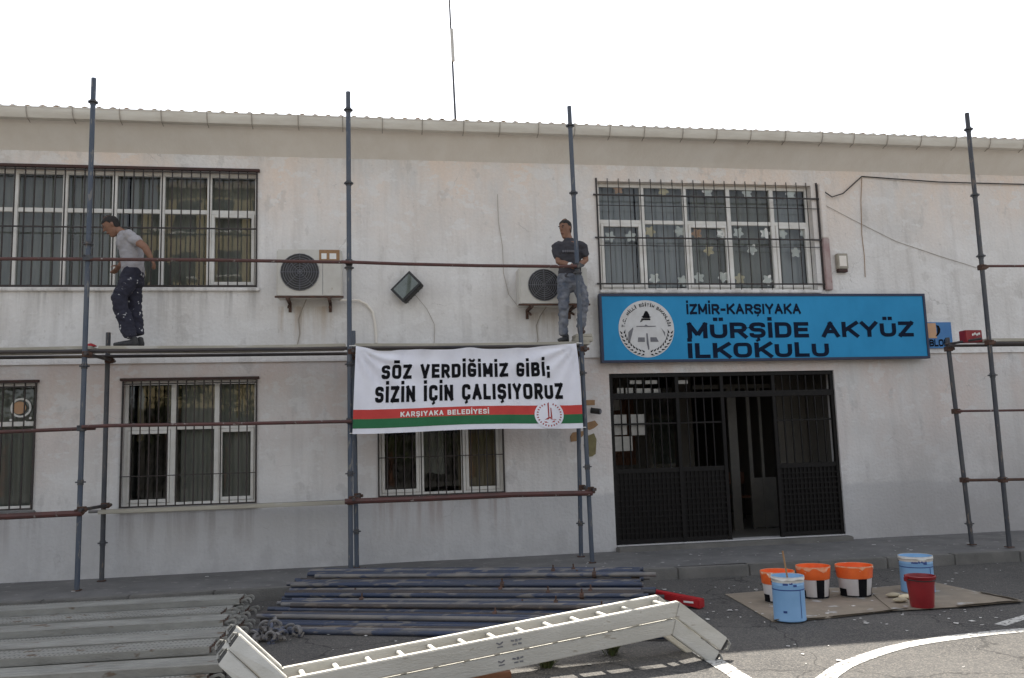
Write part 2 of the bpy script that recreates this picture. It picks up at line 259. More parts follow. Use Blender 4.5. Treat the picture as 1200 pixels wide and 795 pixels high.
# ------------------------------------------------------------------ mesh helpers
class MB:
    def __init__(s): s.v = []; s.f = []
    def add(s, vs, fs):
        o = len(s.v); s.v += [Vector(p) for p in vs]; s.f += [[i+o for i in f] for f in fs]; return s
    def box(s, a, b):
        (x0, y0, z0), (x1, y1, z1) = a, b
        return s.add([(x0,y0,z0),(x1,y0,z0),(x1,y1,z0),(x0,y1,z0),(x0,y0,z1),(x1,y0,z1),(x1,y1,z1),(x0,y1,z1)],
                     [(0,3,2,1),(4,5,6,7),(0,1,5,4),(1,2,6,5),(2,3,7,6),(3,0,4,7)])
    def obox(s, c, ax, ay, az):   # oriented box: centre and half-axis vectors
        c, ax, ay, az = map(Vector, (c, ax, ay, az))
        P = [c+i*ax+j*ay+k*az for k in (-1, 1) for (i, j) in ((-1,-1),(1,-1),(1,1),(-1,1))]
        return s.add(P, [(0,3,2,1),(4,5,6,7),(0,1,5,4),(1,2,6,5),(2,3,7,6),(3,0,4,7)])
    def tube(s, pts, r, n=8, cap=True):
        pts = [Vector(p) for p in pts]; rs = r if isinstance(r, (list, tuple)) else [r]*len(pts)
        ref = None; rings = []
        for i, p in enumerate(pts):
            t = (pts[min(i+1, len(pts)-1)] - pts[max(i-1, 0)]).normalized()
            if ref is None: ref = Vector((0,0,1)) if abs(t.z) < .9 else Vector((1,0,0))
            a = (ref - t*ref.dot(t)).normalized(); ref = a; b = t.cross(a)
            rings.append([p + rs[i]*(cos(2*pi*k/n)*a + sin(2*pi*k/n)*b) for k in range(n)])
        vs = [q for R_ in rings for q in R_]; fs = []
        for i in range(len(pts)-1):
            for k in range(n): fs.append((i*n+k, i*n+(k+1) % n, (i+1)*n+(k+1) % n, (i+1)*n+k))
        if cap: fs += [tuple(range(n))[::-1], tuple((len(pts)-1)*n+k for k in range(n))]
        return s.add(vs, fs)
    def pipe(s, p, q, r, wall=.006, n=10):   # hollow tube
        p, q = Vector(p), Vector(q); t = (q-p).normalized(); ref = Vector((0,0,1)) if abs(t.z) < .9 else Vector((1,0,0))
        a = (ref-t*ref.dot(t)).normalized(); b = t.cross(a); vs = []
        for (c, rr) in ((p, r), (q, r), (q, r-wall), (p, r-wall)):
            vs += [c+rr*(cos(2*pi*k/n)*a+sin(2*pi*k/n)*b) for k in range(n)]
        fs = [(j*n+k, j*n+(k+1) % n, ((j+1) % 4)*n+(k+1) % n, ((j+1) % 4)*n+k) for j in range(4) for k in range(n)]
        return s.add(vs, fs)
    def lathe(s, prof, c=(0,0,0), n=24, axis='z'):
        vs = []
        for (r, z) in prof:
            for k in range(n):
                a = 2*pi*k/n
                vs.append((c[0]+r*cos(a), c[1]+r*sin(a), c[2]+z) if axis == 'z' else (c[0]+r*cos(a), c[1]+z, c[2]+r*sin(a)))
        fs = [(i*n+k, i*n+(k+1) % n, (i+1)*n+(k+1) % n, (i+1)*n+k) for i in range(len(prof)-1) for k in range(n)]
        return s.add(vs, fs)
    def poly(s, pts): return s.add(pts, [tuple(range(len(pts)))])
    def prism(s, pts, d):   # extrude a polygon by vector d
        n = len(pts); d = Vector(d); P = [Vector(p) for p in pts]
        return s.add(P+[p+d for p in P], [tuple(range(n))[::-1], tuple(range(n, 2*n))]+[(k, (k+1) % n, n+(k+1) % n, n+k) for k in range(n)])
    def build(s, name, m, parent=None, smooth=False, bevel=0, top=False, recalc=True, auto=True):
        me = bpy.data.meshes.new(name); me.from_pydata([tuple(p) for p in s.v], [], s.f)
        if recalc or bevel:
            bm = bmesh.new(); bm.from_mesh(me)
            if recalc: bmesh.ops.recalc_face_normals(bm, faces=bm.faces)
            if bevel:
                ed = [e for e in bm.edges if len(e.link_faces) == 2 and e.calc_face_angle(0) > .6]
                bmesh.ops.bevel(bm, geom=ed, offset=bevel, segments=2, affect='EDGES', clamp_overlap=True)
            bm.to_mesh(me); bm.free()
        if smooth:
            for p in me.polygons: p.use_smooth = True
        if smooth and auto:
            try: me.set_sharp_from_angle(angle=rad(40))
            except Exception: pass
        if m: me.materials.append(m)
        o = bpy.data.objects.new(name, me); COL.objects.link(o)
        if parent is not None:
            o.parent = parent
            b = base_of(parent); o.location = -b
        else: recenter(o)
        return o
BASE = {}
def base_of(o): return Vector(BASE.get(o.name, (0, 0, 0)))
def recenter(o):
    me = o.data; xs = [v.co for v in me.vertices]
    c = Vector(((min(p.x for p in xs)+max(p.x for p in xs))/2, (min(p.y for p in xs)+max(p.y for p in xs))/2, min(p.z for p in xs)))
    me.transform(Matrix.Translation(-c)); o.location = c; BASE[o.name] = tuple(c)
def empty(name, loc, label=None, cat=None, group=None):
    o = bpy.data.objects.new(name, None); COL.objects.link(o); o.location = loc; o.empty_display_size = .2
    BASE[o.name] = tuple(loc)
    if label: tag(o, label, cat, group)
    return o
def tag(o, label, cat, group=None, kind=None):
    o['label'] = label
    if cat: o['category'] = cat
    if group: o['group'] = group
    if kind: o['kind'] = kind
    return o
def struct(o, kind='structure'): o['kind'] = kind; return o
def copy_tree(o, parent=None):
    c = o.copy(); COL.objects.link(c); c.parent = parent
    for ch in o.children: copy_tree(ch, c)
    return c
# block capitals drawn from strokes: centre lines in a 0..1 cell, R = rounded corners
SQ = lambda *p: (list(p), 0)
RD_ = lambda *p: (list(p), 1)
GLY = {'A': (.92, [SQ((0,0),(.5,1)), SQ((.5,1),(1,0)), SQ((.2,.33),(.8,.33))]),
 'B': (.78, [SQ((0,0),(0,1)), RD_((0,1),(.94,1),(.94,.52),(0,.52)), RD_((0,.52),(1,.52),(1,0),(0,0))]),
 'C': (.82, [RD_((1,.70),(1,1),(0,1),(0,0),(1,0),(1,.30))]), 'D': (.82, [SQ((0,0),(0,1)), RD_((0,1),(1,1),(1,0),(0,0))]),
 'E': (.70, [SQ((0,0),(0,1)), SQ((0,1),(1,1)), SQ((0,.52),(.9,.52)), SQ((0,0),(1,0))]),
 'G': (.86, [RD_((1,.72),(1,1),(0,1),(0,0),(1,0),(1,.45)), SQ((1.0,.45),(.55,.45))]), 'I': (0, [SQ((0,0),(0,1))]),
 'K': (.84, [SQ((0,0),(0,1)), SQ((0,.38),(.95,1)), SQ((.32,.6),(1,0))]), 'L': (.66, [SQ((0,1),(0,0)), SQ((0,0),(1,0))]),
 'M': (1.0, [SQ((0,0),(0,1)), SQ((0,1),(.5,.12)), SQ((.5,.12),(1,1)), SQ((1,1),(1,0))]), 'N': (.84, [SQ((0,0),(0,1)), SQ((0,1),(1,0)), SQ((1,0),(1,1))]),
 'O': (.90, [RD_((.5,1),(1,1),(1,0),(0,0),(0,1),(.5,1))]), 'R': (.82, [SQ((0,0),(0,1)), RD_((0,1),(1,1),(1,.46),(0,.46)), SQ((.5,.46),(1,0))]),
 'S': (.78, [RD_((1,.74),(1,1),(0,1),(0,.52),(1,.52),(1,0),(0,0),(0,.26))]), 'T': (.8, [SQ((0,1),(1,1)), SQ((.5,1),(.5,0))]),
 'U': (.84, [RD_((0,1),(0,0),(1,0),(1,1))]), 'V': (.9, [SQ((0,1),(.5,0)), SQ((.5,0),(1,1))]), 'Y': (.88, [SQ((0,1),(.5,.45)), SQ((1,1),(.5,.45)), SQ((.5,.5),(.5,0))]),
 'Z': (.76, [SQ((0,1),(1,1)), SQ((1,1),(0,0)), SQ((0,0),(1,0))]), '-': (.45, [SQ((0,.42),(1,.42))]), '.': (0, [SQ((0,0),(0,.04))]), ';': (0, [SQ((0,.55),(0,.62)), SQ((0,0),(0,.08)), SQ((0,0),(-.06,-.16))]), ' ': (.25, [])}
BASEL = {'İ': ('I', 'dot'), 'Ü': ('U', 'two'), 'Ö': ('O', 'two'), 'Ş': ('S', 'ced'), 'Ç': ('C', 'ced'), 'Ğ': ('G', 'brv')}
def _round(P, r):
    out = [Vector((*P[0], 0))]
    for i in range(1, len(P)-1):
        a, b, c = (Vector((*q, 0)) for q in (P[i-1], P[i], P[i+1])); d0, d1 = (a-b), (c-b); l0, l1 = min(r, d0.length*.5), min(r, d1.length*.5)
        p, q = b+d0.normalized()*l0, b+d1.normalized()*l1
        for t in (0, .17, .33, .5, .67, .83, 1): out.append(p*(1-t)**2*1+b*2*t*(1-t)+q*t*t)
    return out+[Vector((*P[-1], 0))]
def block_text(s, x0, x1, z0, z1, t=.17, sp=.16, wide=1.0):
    """capital letters, cap height z0..z1, stretched to x0..x1; returns (x, z, lift) and faces.  t = stroke / cap height"""
    adv = 0; cells = []
    for ch in s:
        bch, mk = BASEL.get(ch, (ch, None)); w = GLY[bch][0]*wide; cells.append((bch, mk, adv, w)); adv += w+t+sp
    total = adv-sp; V_ = []; F_ = []; k = (x1-x0)/total; H = z1-z0; lift = 0
    def stroke(P, close=False, tt=t):
        nonlocal lift
        n = len(P); base = len(V_); P = [p.copy() for p in P]
        if not close and n == 2 or not close:
            d0 = (P[1]-P[0]).normalized(); d1 = (P[-1]-P[-2]).normalized(); 
            if n == 2: P[0] -= d0*0; P[-1] += d1*0
        for i, p in enumerate(P):
            a = (P[i]-P[i-1]).normalized() if i else ((P[0]-P[-2]).normalized() if close else (P[1]-P[0]).normalized())
            b = (P[i+1]-P[i]).normalized() if i < n-1 else ((P[1]-P[0]).normalized() if close else a)
            tn = (a+b).normalized(); nn = Vector((-tn.y, tn.x, 0)); m = tt/2/max(.6, nn.dot(Vector((-a.y, a.x, 0))))
            for sgn in (1, -1): q = p+nn*m*sgn; V_.append((x0+q.x*k, z0+q.y*H, .00025*lift))
        for i in range(n-1): F_.append((base+2*i, base+2*i+1, base+2*i+3, base+2*i+2))
        lift = (lift+1) % 5
    for bch, mk, ax, w in cells:
        def cv(p): return Vector((ax+t/2+p[0]*w, t/2+p[1]*(1-t), 0))
        for P, rnd in GLY[bch][1]:
            Q = [tuple(cv(p))[:2] for p in P]
            closed = P[0] == P[-1]
            if rnd: stroke(_round(Q, min(.42*max(w, .3), .34)), closed)
            else:
                a, b = Vector((*Q[0], 0)), Vector((*Q[1], 0)); d = (b-a).normalized()
                if abs(d.x) < .01 or abs(d.y) < .01: a -= d*t/2; b += d*t/2
                else:                                               # slanted stroke: run out to the cell's top and foot
                    for e, sg_ in ((0, -1), (1, 1)):
                        pt = (a, b)[e]
                        if abs(P[e][1]-round(P[e][1])) < .02: pt += d*sg_*(t/2/abs(d.y))*.92
                stroke([a, b])
        cx = ax+t/2+w/2
        if mk == 'dot': stroke([Vector((cx, 1.10, 0)), Vector((cx, 1.10+t, 0))])
        if mk == 'two':
            for q in (-.22, .22): stroke([Vector((cx+q*max(w, .5), 1.10, 0)), Vector((cx+q*max(w, .5), 1.10+t*.95, 0))])
        if mk == 'ced': stroke([Vector((cx+.02, 0, 0)), Vector((cx+.05, -.12, 0)), Vector((cx-.10, -.20, 0))], tt=t*.62)
        if mk == 'brv': stroke([Vector((cx-.22, 1.27, 0)), Vector((cx-.1, 1.13, 0)), Vector((cx+.1, 1.13, 0)), Vector((cx+.22, 1.27, 0))], tt=t*.7)
    return V_, F_

# ================================================================== THE SETTING
PAVE = .14
g = MB(); R_ = 160
g.add([(-R_,-R_,0),(R_,-R_,0),(R_,R_,0),(-R_,R_,0)], [(0,1,2,3)])
ground = struct(g.build('ground', M['asphalt']))
# pavement along the school front
KX = [(-12, -1.62), (0, -1.70), (4, -1.85), (16, -2.35)]
def kerb_y(x):
    for (a, ya), (b, yb) in zip(KX, KX[1:]):
        if a <= x <= b: return ya+(yb-ya)*(x-a)/(b-a)
    return KX[-1][1]
g = MB()
xs = [-12+i*.5 for i in range(57)]
for i in range(len(xs)-1):
    a, b = xs[i], xs[i+1]
    for j in range(4):
        ya0, ya1 = [(.3)+(kerb_y(a)+.14-.3)*t/4 for t in (j, j+1)]; yb0, yb1 = [(.3)+(kerb_y(b)+.14-.3)*t/4 for t in (j, j+1)]
        h = lambda x, y: PAVE + .012*(noise.noise(Vector((x*.7, y*.9, 3)))) - (.01 if y < -1.2 else 0)
        g.add([(a,ya0,h(a,ya0)),(a,ya1,h(a,ya1)),(b,yb1,h(b,yb1)),(b,yb0,h(b,yb0))], [(0,1,2,3)])
pavement = struct(g.build('pavement', M['concrete']))
x = -11.9; k = 0
while x < 15.4:
    L_ = .92; y0, y1 = kerb_y(x), kerb_y(x+L_)
    dz = random.uniform(-.006, .006); dy = random.uniform(-.006, .006)
    g = MB(); g.prism([(x, y0+dy, -.02), (x+L_-.005, y1+dy, -.02), (x+L_-.005, y1+.145+dy, -.02), (x, y0+.145+dy, -.02)], (0, 0, PAVE+.014+dz))
    g.build('kerb_stone', M['kerb'], pavement, bevel=.010)
    x += L_; k += 1
# road paint
def strip(path, wd, z=.004):
    pts = [gnd(px, py, 0) for px, py in path]; L_ = []; out = MB()
    fine = []
    for i in range(len(pts)-1):
        p0 = pts[max(i-1, 0)]; p1 = pts[i]; p2 = pts[i+1]; p3 = pts[min(i+2, len(pts)-1)]
        for t in range(8):
            t /= 8
            fine.append(.5*((2*p1)+(p2-p0)*t+(2*p0-5*p1+4*p2-p3)*t*t+(3*p1-p0-3*p2+p3)*t**3))
    fine.append(pts[-1]); vs = []
    for i, p in enumerate(fine):
        d = (fine[min(i+1, len(fine)-1)]-fine[max(i-1, 0)]).normalized(); n = Vector((-d.y, d.x, 0))
        e = wd/2+.006*noise.noise(p*6)
        vs += [(p+n*e)+Vector((0,0,z)), (p-n*e)+Vector((0,0,z))]
    out.add(vs, [(2*i, 2*i+1, 2*i+3, 2*i+2) for i in range(len(fine)-1)]); return out
for path, wd in (([(930,830),(975,790),(1005,774),(1060,757),(1130,746),(1200,739),(1290,733)], .13),
                 ([(779,739),(815,761),(850,783),(885,806),(920,830)], .14), ([(1172,733),(1200,724),(1260,706)], .10)):
    struct(strip(path, wd).build('road_marking', M['line']))

# ================================================================== THE SCHOOL
bld = empty('school_building', (0, 0, 0), 'two storey school with patchy off-white plaster, barred windows and dark entrance', 'school')
ZB = 2.95                                                        # top of the lower storey
def P(px, py, Y=0): return at(px, py, Y)
W1 = (-5.86, at(302, 270).x, at(0, 338).z, at(302, 203).z)        # openings x0,x1,z0,z1
WR = (at(702, 280).x, at(953, 280).x, at(830, 341).z, at(830, 216).z)
W0 = (-6.35, at(41, 520).x, 1.05, 2.72)
WL = (at(142, 520).x, at(301, 520).x, 1.02, 2.72)
WM = (at(443, 545).x, at(591, 545).x, 1.03, 2.70)
DR = (at(718, 540).x, at(985, 540).x, .22, at(850, 436).z)
def wall_sheet(name, m, x0, x1, z0, z1, Y, ops, depth=.24):
    xs = sorted({x0, x1, *[o[0] for o in ops], *[o[1] for o in ops]}); zs = sorted({z0, z1, *[o[2] for o in ops], *[o[3] for o in ops]})
    g = MB()
    for i in range(len(xs)-1):
        for j in range(len(zs)-1):
            cx, cz = (xs[i]+xs[i+1])/2, (zs[j]+zs[j+1])/2
            if any(o[0] < cx < o[1] and o[2] < cz < o[3] for o in ops): continue
            g.add([(xs[i],Y,zs[j]),(xs[i+1],Y,zs[j]),(xs[i+1],Y,zs[j+1]),(xs[i],Y,zs[j+1])], [(0,1,2,3)])
            g.add([(xs[i],Y+depth,zs[j]),(xs[i],Y+depth,zs[j+1]),(xs[i+1],Y+depth,zs[j+1]),(xs[i+1],Y+depth,zs[j])], [(0,1,2,3)])
    for (a, b, c, d) in ops:
        e = Y+depth
        g.add([(a,Y,c),(a,e,c),(a,e,d),(a,Y,d)], [(0,1,2,3)]); g.add([(b,Y,c),(b,Y,d),(b,e,d),(b,e,c)], [(0,1,2,3)])
        g.add([(a,Y,d),(a,e,d),(b,e,d),(b,Y,d)], [(0,1,2,3)]); g.add([(a,Y,c),(b,Y,c),(b,e,c),(a,e,c)], [(0,1,2,3)])
    return g.build(name, m, bld, recalc=False)
wall_sheet('lower_wall', M['wall_low'], -9, 15, -.1, ZB, 0, [W0, WL, WM, DR])
UPY = -.035
wall_sheet('upper_wall', M['wall_up'], -9, 15, ZB, 6.2, UPY, [W1, WR])
g = MB(); g.add([(-9,UPY,ZB),(15,UPY,ZB),(15,.0,ZB),(-9,0,ZB)], [(0,1,2,3)]); g.build('string_course', M['wall_low'], bld, recalc=False)
# shell and rooms
g = MB(); g.box((-9, 8, -.1), (15, 8.25, 6.2)); g.box((-9.25, 0, -.1), (-9, 8.25, 6.2)); g.box((15, 0, -.1), (15.25, 8.25, 6.2)); g.build('rear_wall', M['wall_up'], bld)
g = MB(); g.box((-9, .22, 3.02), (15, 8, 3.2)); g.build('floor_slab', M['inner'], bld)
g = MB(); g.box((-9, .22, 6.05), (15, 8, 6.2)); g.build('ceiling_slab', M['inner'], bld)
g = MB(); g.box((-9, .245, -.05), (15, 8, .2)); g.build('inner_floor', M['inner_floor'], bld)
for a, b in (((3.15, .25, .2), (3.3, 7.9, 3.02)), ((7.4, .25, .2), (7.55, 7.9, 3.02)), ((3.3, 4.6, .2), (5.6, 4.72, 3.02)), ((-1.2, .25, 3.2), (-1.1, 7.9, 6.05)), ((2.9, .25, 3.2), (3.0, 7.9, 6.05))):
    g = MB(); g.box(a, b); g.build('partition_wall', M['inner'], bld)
# eaves: sloping plaster soffit, corrugated roof, gutter
EY = -.42; EZ = at(600, 157, EY).z; SZ = at(600, 191, UPY).z     # gutter, soffit foot on the wall
g = MB(); g.add([(-9.4, UPY-.001, SZ), (15.4, UPY-.001, SZ), (15.4, -.24, SZ*.45+EZ*.55), (-9.4, -.24, SZ*.45+EZ*.55), (15.4, EY+.02, EZ-.005), (-9.4, EY+.02, EZ-.005), (15.4, EY+.02, EZ+.10), (-9.4, EY+.02, EZ+.10)],
               [(0,1,2,3),(3,2,4,5),(5,4,6,7)]); g.build('eave_soffit', M['soffit'], bld, recalc=False)
g = MB(); RY0, RY1 = EY-.08, 4.1; wl = .177; n = int(24.8/wl*6); z0 = EZ+.142
vs = []; 
for i in range(n+1):
    x = -9.4+24.8*i/n; a = .024*cos(2*pi*x/wl)+.008*noise.noise(Vector((int(x/wl*.5)*1.7, 0, 0)))
    j = .018*noise.noise(Vector((int(x/1.06)*3.1, 5, 0)))
    vs += [(x, RY0+j, z0+a+j*.5), (x, RY1, z0+a+1.15), (x, 9.0, z0+a)]
g.add(vs, [(3*i, 3*i+3, 3*i+4, 3*i+1) for i in range(n)]+[(3*i+1, 3*i+4, 3*i+5, 3*i+2) for i in range(n)])
roof = g.build('roof', M['roof'], bld, smooth=True, auto=False)
sm = roof.modifiers.new('thickness', 'SOLIDIFY'); sm.thickness = .008
g = MB(); gp = [(EY+.03, EZ+.105), (EY+.03, EZ+.0), (EY-.03, EZ-.02), (EY-.10, EZ-.01), (EY-.135, EZ+.05), (EY-.14, EZ+.110), (EY-.155, EZ+.115), (EY-.155, EZ+.103), (EY-.148, EZ+.100), (EY-.143,EZ+.05),(EY-.10,EZ-.018),(EY-.03,EZ-.028),(EY+.02,EZ-.008)]
NG = 60; vs = []
for i in range(NG+1):
    x = -9.4+24.8*i/NG; dz = .012*noise.noise(Vector((x*.4, 0, 7)))
    vs += [(x, y, z+dz) for y, z in gp]
k = len(gp); g.add(vs, [(i*k+j, i*k+j+1, (i+1)*k+j+1, (i+1)*k+j) for i in range(NG) for j in range(k-1)])
gut = g.build('gutter', M['gutter'], bld, smooth=True)
x = -9.1
while x < 15:
    g = MB(); q = .006
    dz = .012*noise.noise(Vector((x*.4, 0, 7)))
    g.tube([(x, EY-.10, EZ+.125+dz), (x, EY-.162, EZ+.121+dz), (x, EY-.152, EZ+.05+dz), (x, EY-.105, EZ-.028+dz), (x, EY-.03, EZ-.038+dz), (x, EY+.0, EZ-.05+dz)], .006, 5)
    g.build('gutter_bracket', M['gutter_iron'], gut)
    x += random.uniform(.52, .62)

# windows --------------------------------------------------------------------------------------------
def window(op, Y, splits, zt, curtains, bars, hbars, sash=(), lintel=None, gy=-.03, gx=(0, 0), spikes=.0, br=.0075):
    x0, x1, z0, z1 = op; t = .03; ya, yb = Y+.115, Y+.165
    g = MB()
    e = .002
    g.box((x0+e, ya, z0+e), (x0+.05, yb, z1-e)); g.box((x1-.05, ya, z0+e), (x1-e, yb, z1-e))
    g.box((x0+.05, ya, z1-.055), (x1-.05, yb, z1-e)); g.box((x0+.05, ya, z0+e), (x1-.05, yb, z0+.055))
    cols = [x0+.05]+list(splits)+[x1-.05]
    for s in splits: g.box((s-.032, ya-.008, z0+.055), (s+.032, yb+.003, z1-.055))
    for a, b in zip(cols, cols[1:]):
        aa = a+(.032 if a in splits else 0); bb = b-(.032 if b in splits else 0)
        g.box((aa, ya+.002, zt-.03), (bb, yb-.002, zt+.03))
    root = g.build('window', M['frame'], bld, bevel=.005)
    for i, (a, b) in enumerate(zip(cols, cols[1:])):
        aa = a+(.032 if a in splits else 0); bb = b-(.032 if b in splits else 0)
        if i in sash:
            g = MB(); s = .045
            g.box((aa+.004, ya-.018, z0+.06), (aa+s, yb-.01, zt-.034)); g.box((bb-s, ya-.018, z0+.06), (bb-.004, yb-.01, zt-.034))
            g.box((aa+s, ya-.018, z0+.06), (bb-s, yb-.01, z0+.06+s)); g.box((aa+s, ya-.018, zt-.034-s), (bb-s, yb-.01, zt-.034))
            g.build('sash', M['frame'], root, bevel=.004)
        for (za, zb) in ((z0+.055, zt-.03), (zt+.03, z1-.055)):
            tl = random.uniform(-.004, .004); tz = random.uniform(-.003, .003)
            g = MB(); g.add([(aa, ya+.03-tl, za), (bb, ya+.03+tl, za), (bb, ya+.03+tl+tz, zb), (aa, ya+.03-tl+tz, zb)], [(0,1,2,3)]); g.build('pane', M['glass'], root, recalc=False)
    for (a, b, za, zb, mm, amp) in curtains:
        g = MB(); n = max(6, int((b-a)/.012)); vs = []; ph = random.uniform(0, 9); nz = 7
        for j in range(nz):
            tz = j/(nz-1)
            for i in range(n+1):
                xx = a+(b-a)*i/n; f = xx*2*pi/.13+4.2*noise.noise(Vector((xx*2.6, ph, tz*.9)))
                vs.append((xx+.012*noise.noise(Vector((xx*9, tz*2, ph))), Y+.31+amp*(.6+.5*tz)*(.55+.9*abs(noise.noise(Vector((xx*3.1, ph+4, 0)))))*sin(f)+.03*noise.noise(Vector((xx*2.5, tz, ph))), zb+(za-zb)*tz+(.015*sin(f*.5) if j == nz-1 else 0)))
        g.add(vs, [(j*(n+1)+i, j*(n+1)+i+1, (j+1)*(n+1)+i+1, (j+1)*(n+1)+i) for j in range(nz-1) for i in range(n)])
        g.build('curtain', mm, root, smooth=True, auto=False)
    g = MB(); yy = Y+gy; xa, xb = x0+gx[0], x1+gx[1]
    n = int(round((xb-xa)/bars))
    for i in range(n+1):
        xx = xa+.012+(xb-xa-.024)*i/n; jx = random.uniform(-.004, .004)
        r = br if 0 < i < n else .011
        g.obox((xx+jx, yy+.016, (z0+z1)/2+spikes/2), (r, 0, 0), (0, r, 0), (0, 0, (z1-z0)/2-.01+spikes/2))
    for zz, hh, over in hbars:
        g.box((xa-over, yy-.008, zz-hh), (xb+over, yy+.0075, zz+hh))
    gr = g.build('grille', M['grille'], root)
    if lintel:
        g = MB(); g.box((x0-.03, Y-.045, z1-.005), (x1+.03, Y-.002, z1+lintel)); g.build('lintel_bar', M['rust_iron'], root, bevel=.004)
    g = MB(); g.box((x0-.04, Y-.055, z0-.05), (x1+.04, Y+.115, z0-.001)); g.build('sill', M['concrete' if z0 < 3 else 'wall_up'], root, bevel=.01)
    return root
mx = lambda px, py: at(px, py, .13).x
C, CB, CW = M['curtain'], M['curtain_blue'], M['curtain_warm']
x0, x1, z0, z1 = W1
sp = [mx(-98, 260), mx(-39, 260), mx(19, 260), mx(77, 260), mx(135, 260), mx(191, 260), mx(246, 260)]
window(W1, UPY, sp, at(150, 248, .1).z, [(x0, -4.1, z0, z1, C, .022), (-4.14, -3.35, z0, z1, C, .02), (-3.3, -2.62, z0, z1, C, .022), (-2.64, -2.3, z0, z1, C, .018), (-2.2, -1.62, z0, z1, C, .016)], .128,
       [(at(150, 267, -.06).z, .010, .0), (z0+.02, .014, 0), (z1-.03, .008, 0)], (7,), .035)
x0, x1, z0, z1 = WR
sp = [mx(753, 280), mx(803, 280), mx(854, 280), mx(905, 280)]
wr = window(WR, UPY, sp, at(830, 262, .1).z, [(x0, 4.1, z0, z1, CB, .02), (4.12, 5.0, z0, z1, CB, .022), (5.02, 5.72, z0, z1, C, .022), (5.7, 6.4, z0, z1, C, .02), (6.36, x1, z0, z1, M['curtain_blue'], .015)], .172,
       [(at(830, 231, -.06).z, .011, .05), (at(830, 280, -.06).z, .011, .05), (at(830, 333, -.06).z, .011, .05), (at(830, 243, -.06).z, .004, 0), (at(830, 289, -.06).z, .004, 0)], (0, 2, 4), gx=(-.03, .10), spikes=.05, br=.0048)
# paper flowers stuck on the panes
FL = [(133,122,2),(338,132,1),(538,138,0),(718,142,0),(915,148,0),(97,340,0),(190,338,0),(278,315,1),(410,315,0),(490,325,2),(600,325,0),(678,322,0),(800,325,0),(877,325,0),(977,322,0),(545,402,1),(740,397,0),(938,410,0),(298,530,0),(425,540,0),(500,525,0),(610,522,0),(685,530,1),(812,535,0)]
for (fx, fz, c) in FL:
    p = at(690+fx/3.871, 190+fz/3.871, UPY+.15); g = MB(); r = .094; ph = random.uniform(0, 6)
    pts = []
    for k in range(30):
        a = 2*pi*k/30; rr = r*(.80+.20*cos(5*(a+ph))); pts.append((p.x+rr*cos(a), UPY+.149+.004*cos(3*a), p.z+rr*sin(a)))
    g.prism(pts, (0, .002, 0)); g.build('paper_flower', M[('paper', 'paper_cream', 'paper_orange')[c]], wr)
x0, x1, z0, z1 = W0
w0 = window(W0, 0, [mx(-110, 520), mx(-50, 520)], at(20, 497, .1).z, [(x0, x1, z0, z1, C, .022)], .135, [(z1-.06, .008, 0), (z0+.02, .01, 0)], lintel=.03)
p = at(22, 478, .1)
g = MB(); g.lathe([(.0, 0), (.085, 0), (.085, .004), (0, .004)], (p.x, .118, p.z), 20, 'y'); g.build('paper_sun', M['paper_orange'], w0)
g = MB(); g.lathe([(.105, 0), (.13, 0), (.13, .004), (.105, .004), (.105, 0)], (p.x+.02, .117, p.z), 24, 'y'); g.build('paper_ring', M['paper'], w0)
for dx, dz in ((-.1, -.16), (0, -.2), (.08, -.19), (.14, -.14), (.1, -.22)):
    g = MB(); g.lathe([(0, 0), (.017, 0), (.017, .003), (0, .003)], (p.x+dx, .118, p.z+dz), 8, 'y'); g.build('paper_dot', M['paper'], w0)
x0, x1, z0, z1 = WL
window(WL, 0, [mx(203, 520), mx(254, 520)], at(210, 501, .1).z, [(x0+.52, x0+.66, z0, z1, C, .012), (x0+.7, x0+1.2, z0+.02, z1, C, .02), (x0+1.22, x1, z0, z1, C, .02), (x0+.12, x0+.2, z0+.9, z1, CW, .01), (x1-.32, x1-.2, 2.2, z1, CW, .012)], .118, [(z1-.05, .008, 0), (z0+.42, .006, 0), (z0+.02, .01, 0)], (0, 2), .03)
x0, x1, z0, z1 = WM
window(WM, 0, [mx(494, 545), mx(543, 545)], 2.05, [(x0+.62, x0+.95, z0+.3, z1, C, .02), (x0+1.15, x1, z0, z1, M['curtain_warm'], .02)], .118, [(z1-.05, .008, 0), (z0+.55, .006, 0), (z0+.02, .01, 0)], (0, 2), .03)

# entrance ------------------------------------------------------------------------------------------
x0, x1, z0, z1 = DR; IR = M['gate']
GY = .06
gx = lambda px, py=540: at(px, py, GY).x
ztr = at(850, 462, GY).z; zpan = at(850, 548, GY).z
g = MB()
V = [x0+.03, gx(797), gx(850), gx(911), x1-.03]
for i, v in enumerate(V): g.box((v-.028, GY-.03, z0), (v+.028, GY+.03, z1-.002))
g.box((x0, GY-.034, z1-.06), (x1, GY+.034, z1-.001)); g.box((x0+.002, GY-.037, ztr-.05), (x1-.002, GY+.037, ztr+.04))
gate = g.build('entrance_gate', IR, bld, bevel=.004)
def gate_bars(a, b, za, zb, step, r, name, yoff=0):
    n = max(1, int((b-a)/step)); h = MB()
    for i in range(1, n):
        xx = a+(b-a)*i/n; h.obox((xx, GY+yoff, (za+zb)/2), (r, 0, 0), (0, r, 0), (0, 0, (zb-za)/2))
    return h
for a, b in zip(V, V[1:]): gate_bars(a+.028, b-.028, ztr+.04, z1-.06, .115, .008, 'bars').build('transom_bars', IR, gate)
